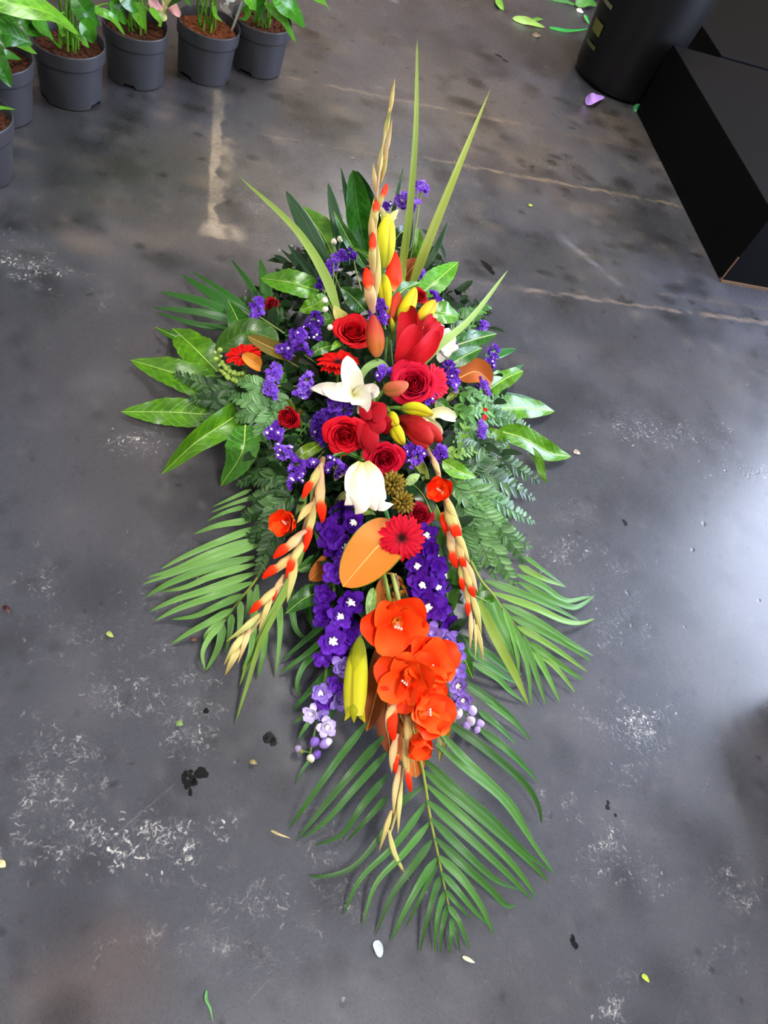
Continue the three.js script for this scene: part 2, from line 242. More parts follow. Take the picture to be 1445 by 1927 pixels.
{ // one floor: the finely painted middle and the rest round it
  const N = NEAR, R = { x0: ROOM.x0 - 0.2, x1: ROOM.x1 + 0.2, z0: ROOM.z0 - 0.2, z1: ROOM.z1 + 0.2 };
  const wide = [slab(R.x0, -0.1, R.z0, R.x1, 0, N.z0), slab(R.x0, -0.1, N.z1, R.x1, 0, R.z1), slab(R.x0, -0.1, N.z0, N.x0, 0, N.z1), slab(N.x1, -0.1, N.z0, R.x1, 0, N.z1)], mid = slab(N.x0, -0.1, N.z0, N.x1, 0, N.z1);
  for (const g of wide) { const p = g.attributes.position, uv = g.attributes.uv; for (let i = 0; i < p.count; i++) uv.setXY(i, (p.getX(i) - FX) / FS, 1 - (p.getZ(i) - FZ) / FS); }
  { const p = mid.attributes.position, uv = mid.attributes.uv; for (let i = 0; i < p.count; i++) uv.setXY(i, (p.getX(i) - N.x0) / (N.x1 - N.x0), 1 - (p.getZ(i) - N.z0) / (N.z1 - N.z0)); }
  structure('floor', mergeGeometries([mergeGeometries(wide), mid], true), [floorMat(false), floorMat(true)]);
}
const plaster = new THREE.MeshStandardMaterial({ color: srgb('#cfc8bc'), roughness: 0.9 });
const beige = new THREE.MeshStandardMaterial({ color: srgb('#b08f6c'), roughness: 0.85 });  // unseen back wall, tinted brown for its reflection in the floor
structure('ceiling', slab(ROOM.x0 - 0.2, ROOM.top, ROOM.z0 - 0.2, ROOM.x1 + 0.2, ROOM.top + 0.15, ROOM.z1 + 0.2), plaster);
structure('wall_left', slab(ROOM.x0 - 0.2, 0, ROOM.z0, ROOM.x0, ROOM.top, ROOM.z1), plaster);
structure('wall_back', slab(ROOM.x0 - 0.2, 0, ROOM.z0 - 0.2, ROOM.x1 + 0.2, ROOM.top, ROOM.z0), beige);
structure('wall_front', slab(ROOM.x0 - 0.2, 0, ROOM.z1, ROOM.x1 + 0.2, ROOM.top, ROOM.z1 + 0.2), plaster);
structure('wall_right', mergeGeometries([slab(ROOM.x1, 0, ROOM.z0, ROOM.x1 + 0.2, ROOM.top, UNSEEN_DOORWAY.z0), slab(ROOM.x1, 0, UNSEEN_DOORWAY.z1, ROOM.x1 + 0.2, ROOM.top, ROOM.z1), slab(ROOM.x1, UNSEEN_DOORWAY.top, UNSEEN_DOORWAY.z0, ROOM.x1 + 0.2, ROOM.top, UNSEEN_DOORWAY.z1)]), plaster);
{
  const dark = new THREE.MeshStandardMaterial({ color: srgb('#3a3a3c'), roughness: 0.5 });
  structure('unseen_door_1', mergeGeometries([slab(ROOM.x1 - 0.03, 0, UNSEEN_DOORWAY.z0 - 0.08, ROOM.x1 + 0.22, UNSEEN_DOORWAY.top + 0.08, UNSEEN_DOORWAY.z0), slab(ROOM.x1 - 0.03, 0, UNSEEN_DOORWAY.z1, ROOM.x1 + 0.22, UNSEEN_DOORWAY.top + 0.08, UNSEEN_DOORWAY.z1 + 0.08), slab(ROOM.x1 - 0.03, UNSEEN_DOORWAY.top, UNSEEN_DOORWAY.z0, ROOM.x1 + 0.22, UNSEEN_DOORWAY.top + 0.08, UNSEEN_DOORWAY.z1)]), dark);
}
const white = new THREE.MeshStandardMaterial({ color: 0xf2f2f0, roughness: 0.5 });
for (const [i, [x, z, w, l, power]] of UNSEEN_LAMPS.entries()) {
  const where = ['over the flower arrangement', 'behind the photographer', 'along the windowless side wall', 'over the far end of the room'][i];
  const t = thing('unseen_ceiling_light', 'unseen white framed flat panel ceiling light ' + where, 'ceiling light', V(x, ROOM.top, z));
  const y = ROOM.top - 0.03;
  part(t, 'frame', mergeGeometries([slab(x - w / 2 - 0.03, y, z - l / 2 - 0.03, x + w / 2 + 0.03, ROOM.top, z - l / 2), slab(x - w / 2 - 0.03, y, z + l / 2, x + w / 2 + 0.03, ROOM.top, z + l / 2 + 0.03), slab(x - w / 2 - 0.03, y, z - l / 2, x - w / 2, ROOM.top, z + l / 2), slab(x + w / 2, y, z - l / 2, x + w / 2 + 0.03, ROOM.top, z + l / 2)]), white);
  part(t, 'light_panel', slab(x - w / 2, ROOM.top - 0.012, z - l / 2, x + w / 2, ROOM.top, z + l / 2), new THREE.MeshStandardMaterial({ color: 0xffffff, emissive: new THREE.Color().setRGB(1, 0.97, 0.92), emissiveIntensity: 1.2 }));
  const lamp = new THREE.RectAreaLight(new THREE.Color().setRGB(1, 0.97, 0.92), power, w, l); lamp.position.set(x, ROOM.top - 0.035, z); lamp.rotation.x = -Math.PI / 2; scene.add(lamp);
}
// the low black plinth and the buckets
const gloss = new THREE.MeshPhysicalMaterial({ color: srgb('#0a0a0d'), roughness: 0.55, specularIntensity: 0.14, bumpMap: MOTTLE, bumpScale: 0.0004 }), bare = new THREE.MeshStandardMaterial({ color: srgb('#7d6148'), roughness: 0.8, map: MOTTLE });
{
  const x0 = 1.782, x1 = 3.3, z0 = -3.04, z1 = -1.985, top = 0.272;
  const t = thing('display_plinth', 'low glossy black box plinth with a chipped edge at the right', 'plinth', V((x0 + x1) / 2, 0, (z0 + z1) / 2));
  const b = new RoundedBoxGeometry(x1 - x0, top, z1 - z0, 2, 0.003); b.translate((x0 + x1) / 2, top / 2 + 0.001, (z0 + z1) / 2); part(t, 'body', b, gloss);
  part(t, 'bottom_edge', slab(x0 - 0.001, 0, z1 - 0.01, x1, 0.008, z1 + 0.007), bare, 'bare brown wood along the foot of the box');
  const e = new THREE.BoxGeometry(0.004, 0.1, 0.004); e.translate(x0, 0.05, z1); part(t, 'chipped_corner', e, bare);
}
{  // block added to fill the dark far corner past the bucket
  const t = thing('display_plinth', 'black block added beyond the bucket to darken the far corner of the floor', 'plinth', V(2.8, 0, -4.6)), b = new RoundedBoxGeometry(1.42, 0.26, 3.04, 2, 0.003); b.translate(2.75, 0.131, -4.62); part(t, 'body', b, gloss);
  part(t, 'foot_board', slab(2.05, 0, -6.1, 3.45, 0.02, -3.12), bare);
}
const bucketMat = new THREE.MeshPhysicalMaterial({ color: srgb('#0c0c0e'), roughness: 0.42, specularIntensity: 0.6, bumpMap: MOTTLE, bumpScale: 0.0004, side: THREE.DoubleSide });
function bucket(label, x, z, r, h, tape) {
  const t = thing('bucket', label, 'bucket', V(x, 0, z));
  const prof = [[0, 0.002], [r - 0.03, 0.002], [r - 0.008, 0.008], [r, 0.03], [r * 1.15, h - 0.02], [r * 1.18, h - 0.018], [r * 1.19, h], [r * 1.14, h], [r * 0.97, 0.03], [r * 0.9, 0.012], [0, 0.012]].map(([a, b]) => new THREE.Vector2(a, b));
  const g = new THREE.LatheGeometry(prof, 56); g.translate(x, 0, z); part(t, 'body', g, bucketMat);
  const ring = new THREE.TorusGeometry(r * 1.185, 0.006, 8, 56); ring.rotateX(Math.PI / 2); ring.translate(x, h, z); part(t, 'rim', ring, bucketMat);
  if (tape) for (const [y0, y1, a0, a1, hex] of [[0.12, 0.135, 4.72, 5.1, '#4a4c2c'], [0.17, 0.215, 4.72, 5.06, '#5c5e28'], [0.275, 0.29, 4.75, 5.08, '#6a6a50']]) {
    const c = new THREE.CylinderGeometry(r * (1 + 0.15 * y1 / h) + 0.004, r * (1 + 0.15 * y0 / h) + 0.004, y1 - y0, 8, 1, true, a0, a1 - a0); c.translate(x, (y0 + y1) / 2, z);
    part(t, 'tape', c, new THREE.MeshStandardMaterial({ color: srgb(hex), roughness: 0.6, side: THREE.DoubleSide }));
  }
}
bucket('black plastic bucket standing against the black plinth with faded olive tape strips', 1.745, -3.265, 0.19, 0.46, true);
{
  const t = thing('display_plinth', 'second low black plinth, seen only as a dark mirror image in the floor', 'plinth', V(1.8, 0, -0.05));
  const b = new RoundedBoxGeometry(0.8, 0.27, 0.98, 4, 0.04); b.translate(1.8, 0.136, -0.05); part(t, 'body', b, gloss);
  part(t, 'foot_board', slab(1.42, 0, -0.52, 2.18, 0.02, 0.42), bare);
}
// ---------- plant builders ----------
const STEM = leafMat('#6f9440', { map: 'lines', rough: 0.5 }), STEM_DARK = leafMat('#3f6a2c', { map: 'lines' });
const pxw = (p, w) => w * metre(p);
const mean = (pts) => pts.reduce((a, b) => a.add(b), V(0, 0, 0)).multiplyScalar(1 / pts.length);
let seedNo = 1;
const GREEN = { bright: '#79aa2a', lime: '#94c43c', mid: '#538826', deep: '#245c1c', gloss: '#3c7828', olive: '#6d7a1e', pale: '#b9cf8c', dark: '#1d4420' };
const BACKS = { brown: '#c9782a', rust: '#9a4f18', bronze: '#6b4a18' };

// one broad leaf: blade and midrib
function leaf(label, text, w, tone, o = {}) {
  const pts = path(text, o.lift ?? 0.02), base = pts[0].clone(), n = o.n ?? 26;
  const t = thing(o.name ?? 'leaf', label, 'leaf', base, o.group), fr = framed(pts, n, o.roll ?? 0), W = pxw(mean(pts.map((p) => p.clone())), w);
  const shape = { w: W, prof: TAPER[o.prof ?? 'broad'], fold: o.fold ?? 0.25, cup: o.cup ?? 0, wave: o.wave ?? 0.12, waves: o.waves ?? 2, serrate: o.serrate ?? 0, nv: 8, phase: seedNo++ };
  part(t, 'blade', sheet(fr, shape), leafMat(GREEN[tone] ?? tone, { rough: o.rough ?? 0.3, coat: o.coat ?? 0.16, through: o.through ?? 0.12, map: o.map, bump: o.bump }));
  if (o.back) part(t, 'underside', sheet(fr, { ...shape, shift: -0.0012, w: W * 0.99 }), leafMat(BACKS[o.back] ?? o.back, { rough: 0.75, spec: 0.3 }), o.backLabel ?? 'brown felted underside');
  part(t, 'midrib', spindle(fr.map((f) => ({ ...f, p: f.p.clone().addScaledVector(f.N, o.back ? -0.0016 : 0.0006) })), (q) => W * 0.02 * (1 - 0.8 * q) + 0.0004, { ns: 5 }), leafMat(o.rib ?? '#a8c860', { map: 'none', rough: 0.5 }));
  return t;
}
// magnolia leaf seen from its brown side: the sheet's visible face is the underside
const BROWN = (hex) => leafMat(hex, { rough: 0.62, spec: 0.4, bump: 0.0006, map: 'none' });
function magnoliaBack(label, text, w, hex, o = {}) {
  const pts = path(text, o.lift ?? 0.02), fr = framed(pts, 26, o.roll ?? 0), W = pxw(mean(pts.map((p) => p.clone())), w);
  const t = thing('magnolia_leaf', label, 'leaf', pts[0].clone(), o.group), shape = { w: W, prof: TAPER.oval, fold: o.fold ?? 0.15, cup: o.cup ?? 0.1, wave: o.wave ?? 0.06, waves: 1.5, nv: 10, phase: seedNo++ };
  part(t, 'underside', sheet(fr, shape), BROWN(hex), 'brown felted underside turned to view');
  part(t, 'upper_face', sheet(fr, { ...shape, shift: -0.0013, w: W * 1.04 }), leafMat(o.front ?? '#7f8f2c', { rough: 0.35 }), 'green face showing as a pale rim');
  part(t, 'midrib', spindle(fr.map((f) => ({ ...f, p: f.p.clone().addScaledVector(f.N, 0.0009) })), (q) => W * 0.022 * (1 - 0.85 * q) + 0.0004, { ns: 6 }), leafMat('#d8a860', { map: 'none' }));
  return t;
}
// grass-like blade or strap
function strap(label, text, w, hex, o = {}) {
  const pts = path(text, o.lift ?? 0.02), fr = framed(pts, 30, o.roll ?? 0), W = pxw(mean(pts.map((p) => p.clone())), w);
  const shape = { w: W, prof: TAPER[o.prof ?? 'strap'], fold: o.fold ?? 0.18, nv: o.pleat ? 8 : 4, pleat: o.pleat ?? 0 };
  return solo(o.name ?? 'strap_leaf', label, 'leaf', pts[0].clone(), sheet(fr, shape), leafMat(hex, { map: 'lines', rough: o.rough ?? 0.45, through: 0.15 }), o.group);
}
// palm frond: rachis and leaflets; each leaflet is 'x,y,h x,y,h ...' from the rachis to its tip
function palmFrond(label, rachis, leaflets, o = {}) {
  const pts = path(rachis, 0.01), t = thing('palm_frond', label, 'palm frond', pts[0].clone(), o.group), r = rng(o.seed ?? 3);
  part(t, 'rachis', tube(pts, 0.0032, 0.0012, 30, 7), leafMat('#a0a840', { map: 'lines' }));
  const hues = o.hues ?? ['#56963c', '#4d8c36', '#63a044'];
  for (const s of leaflets) {
    const [text, w] = s.split('|'), q = path(text, 0.004), fr = framed(q, 18, (r() - 0.5) * 0.4), W = pxw(mean(q.map((p) => p.clone())), +(w ?? o.w ?? 12) * 1.22);
    part(t, 'leaflet', sheet(fr, { w: W, prof: TAPER.leaflet, fold: 0.3, nv: 4, pleat: 0.05 }), leafMat(hues[Math.floor(r() * hues.length)], { map: 'lines', rough: 0.4, through: 0.12, coat: 0.12 }));
  }
  return t;
}
// fan palm leaf: pleated segments
function fanLeaf(label, hub, segments, hex, o = {}) {
  const h = one(hub, 0.02), t = thing('fan_palm_leaf', label, 'palm leaf', h.clone());
  for (const s of segments) { const [text, w] = s.split('|'), q = path(text, 0.02); part(t, 'segment', sheet(framed(q, 16, (seedNo++ % 3 - 1) * 0.25), { w: pxw(mean(q.map((p) => p.clone())), +w * 1.4), prof: TAPER.strap, nv: 8, pleat: 0.14, fold: 0.1 }), leafMat(hex, { map: 'lines', rough: 0.36, coat: 0.2 })); }
  return t;
}
// leatherleaf fern: stalk and toothed pinnae
function fern(label, text, w, hex, o = {}) {
  const pts = path(text, o.lift ?? 0.03), t = thing('fern_frond', label, 'fern', pts[0].clone(), o.group), r = rng(90 + seedNo++);
  const fr = framed(pts, 40, (o.roll ?? 0) + (r() - 0.5) * 0.5), W = pxw(mean(pts.map((p) => p.clone())), w * 0.66), L = fr.reduce((a, f, i) => i ? a + f.p.distanceTo(fr[i - 1].p) : 0, 0);
  const tones = [hex, '#' + srgb(hex).multiplyScalar(0.72).getHexString(), '#' + srgb(hex).lerp(srgb('#8ab070'), 0.22).getHexString()].map((h) => leafMat(h, { map: 'lines', rough: 0.4, coat: 0.1, bump: 0.0003 }));
  part(t, 'stalk', tube(pts, 0.0016, 0.0006, 16, 5), STEM_DARK);
  const n = Math.round(clamp(L / 0.0098, 8, 15));
  for (let k = 0; k < n; k++) for (const s of [-1, 1]) {
    const q = 0.04 + 0.92 * (k + (s > 0 ? 0.45 : 0)) / n, f = fr[Math.min(40, Math.round(q * 40))], len = W * 0.5 * Math.pow(1 - q, 0.6) * (0.9 + 0.2 * r()) + 0.006;
    const d = f.S.clone().multiplyScalar(s).addScaledVector(f.T, 1.05).addScaledVector(f.N, 0.3 * (r() - 0.35)).normalize(), N = f.N.clone().addScaledVector(f.S, (r() - 0.5) * 0.7).normalize();
    const spine = arched(f.p, d, N, len, -0.35 * r(), 12), pieces = [sheet(spine, { w: Math.min(0.013, len * 0.34), prof: TAPER.lance, nv: 4, fold: 0.3, serrate: 6, tooth: 0.35 })], m = Math.round(len / 0.007);
    for (let j = 0; j < m; j++) for (const e of [-1, 1]) { const u = spine[Math.min(11, 1 + Math.round(j / m * 10))], lw = (0.4 * len * Math.pow(1 - j / m, 0.8)) * 0.6 + 0.0025; pieces.push(sheet(arched(u.p, u.S.clone().multiplyScalar(e).addScaledVector(u.T, 0.9).normalize(), u.N, lw, -0.2, 2), { w: lw * 0.7, prof: TAPER.broad, nv: 2, fold: 0.3 })); }
    part(t, 'pinna', mergeGeometries(pieces), tones[Math.floor(r() * 3)]);
  }
  part(t, 'pinna', sheet(arched(fr[38].p, fr[38].T, fr[38].N, W * 0.18, -0.2, 8), { w: W * 0.08, prof: TAPER.lance, nv: 4, serrate: 5 }), tones[0]);
  return t;
}
// twig with small oval leaves
function sprig(label, text, count, size, hex, o = {}) {
  const pts = path(text, o.lift ?? 0.03), t = thing(o.name ?? 'leafy_sprig', label, 'sprig', pts[0].clone(), o.group), r = rng(300 + seedNo++), fr = framed(pts, 20), L = pxw(pts[0], size);
  part(t, 'stem', tube(pts, 0.0016, 0.0008, 12, 5), STEM);
  for (let k = 0; k < count; k++) {
    const f = fr[Math.min(20, Math.round((0.1 + 0.9 * k / (count - 1)) * 20))], s = k % 2 ? 1 : -1, l = L * (0.7 + 0.5 * r());
    const d = f.S.clone().multiplyScalar(s * (0.5 + 0.6 * r())).addScaledVector(f.T, 0.7).addScaledVector(f.N, r() * 0.7 - 0.1).normalize();
    part(t, o.berry ? 'berry' : 'leaf', o.berry ? ball(f.p.clone().addScaledVector(d, l * 0.7), l * 0.42, k, 0.9, 1) : sheet(arched(f.p, d, f.N, l, -0.3 + r() * 0.5, 6), { w: l * 0.55, prof: TAPER.oval, nv: 4, fold: 0.3 }), o.berry ? petalMat(hex, { plain: 1, rough: 0.4 }) : leafMat(k % 3 ? hex : o.alt ?? hex, { rough: 0.4, coat: 0.15 }));
  }
  return t;
}
// ---------- blossoms ----------
function facing(p, tilt) { const a = toEye(p); if (tilt) { const [dx, dy] = tilt; a.addScaledVector(AX, dx).addScaledVector(AY, dy); } return a.normalize(); }
// rose: rings of cupped petals around an axis; radius in pixels
function rose(label, where, rpx, hex, o = {}) {
  const c = one(where, 0.03), R = pxw(c, rpx), A = facing(c, o.tilt ?? [0, -0.3]), [U, W] = around(A), r = rng(500 + seedNo++), depth = R * 1.1;
  const t = thing('rose', label, 'rose', c.clone().addScaledVector(A, -depth)), o0 = c.clone().addScaledVector(A, -depth * 0.75), open = o.open ?? 1;
  const mats = [petalMat(hex, { sheen: 0.5, sheenHex: '#ff4050', rough: 0.62, plain: 1 }), petalMat(o.hex2 ?? hex, { sheen: 0.5, sheenHex: '#ff4050', rough: 0.62, plain: 1 })];
  const N = o.petals ?? 27;
  for (let k = 0; k < N; k++) {
    const q = k / (N - 1), rk = R * (0.035 + 0.835 * Math.pow(q, 1.15) * open), span = lerp(2.5, 1.02, Math.pow(q, 0.6)), a0 = k * 2.399 + r() * 0.4, hk = depth * lerp(1.02, 0.86, q * q) * (0.95 + 0.08 * r()), lip = R * lerp(0.02, 0.34, q * q) * open, lean = (r() - 0.5) * 0.12;
    const pos = [], uv = [], idx = [], nu = 9, nv = 10;
    for (let i = 0; i <= nu; i++) for (let j = 0; j <= nv; j++) {
      const u = i / nu, v = j / nv * 2 - 1, a = a0 + v * span * (0.55 + 0.45 * Math.sin(Math.PI * Math.min(1, u * 0.7 + 0.15)));
      const edge = 1 - 0.16 * Math.pow(Math.abs(v), 3) - 0.02 * Math.sin(v * 9 + k), top = Math.pow(u, 0.9) * hk * (u > 0.6 ? lerp(1, edge, (u - 0.6) / 0.4) : 1);
      const flare = lip * Math.pow(Math.max(0, (u - 0.55) / 0.45), 2) * (1 + 0.35 * Math.cos(v * 2.6)), rad = rk * (0.3 + 0.7 * Math.pow(Math.sin(Math.min(1, u * 1.25) * 1.5708), 0.8)) * (1 - 0.5 * smooth(0.55, 1, u) * Math.pow(1 - q, 1.4)) + flare + R * 0.015 * Math.sin(v * 6 + k * 2) * u + v * R * 0.04;
      const z = top - R * 0.24 * Math.pow(Math.max(0, (u - 0.72) / 0.28), 2) * q * q + lean * rad;
      const p = o0.clone().addScaledVector(U, Math.cos(a) * rad).addScaledVector(W, Math.sin(a) * rad).addScaledVector(A, z);
      pos.push(p.x, p.y, p.z); uv.push(j / nv, u); if (i < nu && j < nv) { const m = i * (nv + 1) + j; idx.push(m, m + 1, m + nv + 1, m + 1, m + nv + 2, m + nv + 1); }
    }
    part(t, 'petal', build(pos, uv, null, idx), mats[k % 2]);
  }
  for (let k = 0; k < 5; k++) { const a = k * 1.2566 + 0.4, d = U.clone().multiplyScalar(Math.cos(a)).addScaledVector(W, Math.sin(a)); part(t, 'sepal', sheet(arched(o0.clone().addScaledVector(d, R * 0.2), d.clone().addScaledVector(A, 0.3).normalize(), A.clone().negate(), R * (o.sepal ?? 0.95), -0.5, 7), { w: R * 0.38, prof: TAPER.lance, nv: 4, fold: 0.3 }), leafMat('#9aa848', { rough: 0.5 })); }
  const b = o0.clone().addScaledVector(A, -R * 0.1); part(t, 'stem', tube([b, b.clone().addScaledVector(A, -0.04).add(V(0, -0.03, 0)), V(b.x * 0.85 + 0.07, 0.05, b.z * 0.85 - 0.15)], 0.0032, 0.003, 8, 7), STEM_DARK);
  return t;
}
// gerbera daisy: outer and inner rays round a dark eye
function gerbera(label, where, rpx, hex, o = {}) {
  const c = one(where, 0.03), R = pxw(c, rpx), A = facing(c, o.tilt), [U, W] = around(A), r = rng(700 + seedNo++);
  const t = thing('gerbera_daisy', label, 'daisy', c.clone()), m = petalMat(hex, { rough: 0.55 }), m2 = petalMat(o.hex2 ?? hex, { rough: 0.55 });
  for (const [n, len, wid, lift, z] of [[24, 1, 0.25, o.cone ?? 0.18, 0], [20, 0.8, 0.2, (o.cone ?? 0.18) + 0.14, 0.012]]) for (let k = 0; k < n; k++) {
    const a = (k + (r() - 0.5) * 0.5 + z * 40) / n * 6.2832, d = U.clone().multiplyScalar(Math.cos(a)).addScaledVector(W, Math.sin(a)).addScaledVector(A, lift + (r() - 0.5) * 0.12).normalize();
    part(t, 'petal', sheet(arched(c.clone().addScaledVector(d, R * 0.13).addScaledVector(A, z * R), d, A, R * 0.87 * len * (0.93 + 0.1 * r()), -0.35 - r() * 0.3, 7), { w: R * wid, prof: TAPER.tongue, nv: 4, cup: 0.25 }), k % 2 ? m : m2);
  }
  const inner = [], fr = r; for (let k = 0; k < 54; k++) { const a = k * 2.399, q = 0.2 + 0.15 * (k % 3) / 2, d = U.clone().multiplyScalar(Math.cos(a)).addScaledVector(W, Math.sin(a)).addScaledVector(A, 0.9 - (k % 3) * 0.3).normalize(); inner.push(sheet(arched(c.clone().addScaledVector(d, R * 0.08).addScaledVector(A, R * 0.02), d, A, R * q * (0.8 + 0.4 * fr()), -0.4, 3), { w: R * 0.05, prof: TAPER.lance, nv: 2 })); }
  part(t, 'inner_florets', mergeGeometries(inner), petalMat(o.eyeRing ?? '#7a0c1c', { plain: 1 }), 'short frilled inner ring').userData.kind = 'stuff';
  const eye = []; for (let k = 0; k < 60; k++) { const q = Math.sqrt(k / 60), a = k * 2.399; eye.push(ball(c.clone().addScaledVector(U, Math.cos(a) * q * R * 0.19).addScaledVector(W, Math.sin(a) * q * R * 0.19).addScaledVector(A, R * (0.12 - 0.06 * q * q)), R * 0.026, k, 1, 0)); }
  part(t, 'eye', mergeGeometries(eye), petalMat('#2a0a10', { plain: 1 }), 'dark eye of tiny florets').userData.kind = 'stuff';
  const b = c.clone().addScaledVector(A, -R * 0.12); part(t, 'stem', tube([b, b.clone().addScaledVector(A, -0.05).add(V(0, -0.02, 0)), V(b.x, Math.max(0.02, b.y - 0.12), b.z - 0.08)], 0.003, 0.003, 8, 7), STEM);
  return t;
}
// lily bud along a path, with three seams
const BUD = (t) => Math.pow(Math.sin(Math.PI * clamp(0.04 + 0.93 * Math.pow(t, 0.92))), 0.62);
function budGeometry(text, w, stops, o = {}) { const pts = path(text, o.lift ?? 0.03), W = pxw(mean(pts.map((p) => p.clone())), w) / 2, col = ramp(...stops), dark = srgb(o.seam ?? '#806010'); return { pts, W, g: spindle(framed(pts, 18), (t) => W * (o.prof ?? BUD)(t), { lobe: 0.12, lobes: 3, ns: 30, turn: o.turn ?? 0.5, twist: o.twist ?? 0.25, color: (t, a, c) => { col(t, a, c); const s = Math.cos(3 * (a)); if (s < -0.82) c.lerp(dark, 0.75 * (-s - 0.82) / 0.18); } }) }; }
const LIME_BUD = [[0, '#8fa032'], [0.4, '#c6c21c'], [0.85, '#d2bb22'], [1, '#8a7a2a']], RED_BUD = [[0, '#b8743a'], [0.3, '#c2452a'], [0.75, '#a81f20'], [1, '#c8703a']];
function lilyBud(label, text, w, stops, stem, o = {}) {
  const b = budGeometry(text, w, stops, o), t = thing('lily_bud', label, 'lily bud', b.pts[0].clone());
  part(t, 'bud', b.g, tinted);
  if (o.open) for (let k = 0; k < 4; k++) { const n = b.pts.length, e = b.pts[n - 1], d = e.clone().sub(b.pts[n - 2]).normalize(), [U, W] = around(d), a = k * 1.57 + 0.6, s = U.clone().multiplyScalar(Math.cos(a)).addScaledVector(W, Math.sin(a)); part(t, 'tepal_tip', sheet(arched(e.clone().addScaledVector(d, -b.W * 0.9).addScaledVector(s, b.W * 0.45), d.clone().addScaledVector(s, 0.2).normalize(), s.clone().negate(), b.W * 1.5, -0.7, 6), { w: b.W * 0.8, prof: TAPER.lance, nv: 4, cup: 0.3, color: ramp([0, '#d0cc30'], [0.7, '#e4dfa0'], [1, '#fff8e0']) }), tinted); }
  if (stem) { const q = path(stem, 0.01); part(t, 'stem', tube(q, 0.0036, 0.0042, 12, 8), STEM); }
  if (o.sepals) for (const s of o.sepals) { const [x, w2] = s.split('|'), q = path(x, 0.04); part(t, 'tepal', sheet(framed(q, 14), { w: pxw(q[0], +w2), prof: TAPER.lance, cup: -0.55, nv: 6, color: ramp([0, '#7d8a1e'], [0.5, '#a2a41e'], [1, '#c4be28']) }), tintedVein); }
  return t;
}
// open lily: tepals as pixel paths 'base ... tip|width|roll'
function lily(label, tepals, stops, o = {}) {
  const first = path(tepals[0].split('|')[0], 0.03), t = thing('lily', label, 'lily', first[0].clone()), col = ramp(...stops);
  for (const s of tepals) { const [text, w, roll] = s.split('|'), q = path(text, 0.03), ww = pxw(mean(q.map((p) => p.clone())), +w); part(t, 'tepal', sheet(framed(q, 18, +(roll ?? 0)), { w: ww, prof: TAPER[o.prof ?? 'petal'], cup: o.cup ?? 0.4, fold: 0.12, wave: o.wave ?? 0.06, waves: 3, phase: seedNo++, nv: 8, color: col }), tintedVein); }
  if (o.stem) part(t, 'stem', tube(path(o.stem, 0.01), 0.0038, 0.0042, 12, 8), STEM);
  for (const s of o.stamens ?? []) { const q = path(s, 0.05), st = part(t, 'stamen', tube(q, 0.001, 0.0008, 6, 5), petalMat(o.stamenHex ?? '#d06a50', { plain: 1 })); part(st, 'anther', ball(q[q.length - 1], 0.0032, 1, 0.7), petalMat(o.antherHex ?? '#6a2a18', { plain: 1 })); }
  return t;
}
// gladiolus: curved stem, bracts with buds, open florets
const ORANGE = [[0, '#ff9a30'], [0.2, '#f03c0a'], [0.6, '#ee3006'], [1, '#f85a1c']];
const SHEATH = [[0, '#b98a70'], [0.35, '#cfae70'], [0.75, '#d6cd84'], [1, '#a8874e']], TIP_SHEATH = [[0, '#cfae78'], [0.5, '#d8d088'], [1, '#b6a250']];
function floret(t, where, rpx, o = {}) {
  const c = one(where, 0.05), R = pxw(c, rpx), A = facing(c, o.tilt), [U, W] = around(A), r = rng(900 + seedNo++), f = part(t, 'flower', tube([c.clone().addScaledVector(A, -R * 0.9), c.clone().addScaledVector(A, -R * 0.3)], R * 0.1, R * 0.2, 4, 8), petalMat('#e8a04a', { plain: 1 })), col = ramp(...(o.stops ?? ORANGE));
  for (const [k, len, wid, lift] of [[0, 1.05, 1.0, 0.75], [2, 1.0, 0.95, 0.8], [4, 1.05, 0.95, 0.7], [1, 1.0, 0.85, 1.0], [3, 0.95, 0.85, 1.0], [5, 1.0, 0.85, 0.95]]) {
    const a = k * 1.0472 + (o.turn ?? 0) + (r() - 0.5) * 0.2, s = U.clone().multiplyScalar(Math.cos(a)).addScaledVector(W, Math.sin(a)), d = A.clone().multiplyScalar(lift + 0.3 + (o.close ?? 0)).addScaledVector(s, 1).normalize();
    const inner = k % 2, tone = srgb(inner ? '#ff6a22' : '#e02404'), hot = srgb('#ffa030');
    part(f, 'petal', sheet(arched(c.clone().addScaledVector(A, -R * 0.6).addScaledVector(s, R * 0.05), d, A, R * 1.38 * len, -0.35 - r() * 0.5 + (o.close ?? 0) * 0.6, 14, 1.6), { w: R * wid * 1.4, prof: TAPER.obovate, cup: 0.42, fold: 0.06, wave: 0.13, waves: 1.6, ruffle: 0.03, phase: r() * 6, nv: 10, color: (t2, v, c2) => { col(t2, v, c2); c2.lerp(tone, 0.45 * smooth(0.15, 0.6, t2)); if (k === 4) c2.lerp(hot, 0.6 * smooth(0.1, 0.3, t2) * (1 - smooth(0.4, 0.75, t2)) * (1 - Math.abs(v))); } }), tinted);
  }
  const st = []; for (let k = 0; k < 3; k++) { const b = c.clone().addScaledVector(A, -R * 0.35), e = c.clone().addScaledVector(A, R * 0.2).addScaledVector(U, R * 0.1 * (k - 1)); st.push(tube([b, e], R * 0.015, R * 0.012, 3, 5), ball(e, R * 0.045, k, 1.6)); }
  part(f, 'stamens', mergeGeometries(st.map((g) => g.index ? g.toNonIndexed() : g).map((g) => { g.deleteAttribute('color'); return g; })), petalMat('#f4d8d0', { plain: 1 }));
}
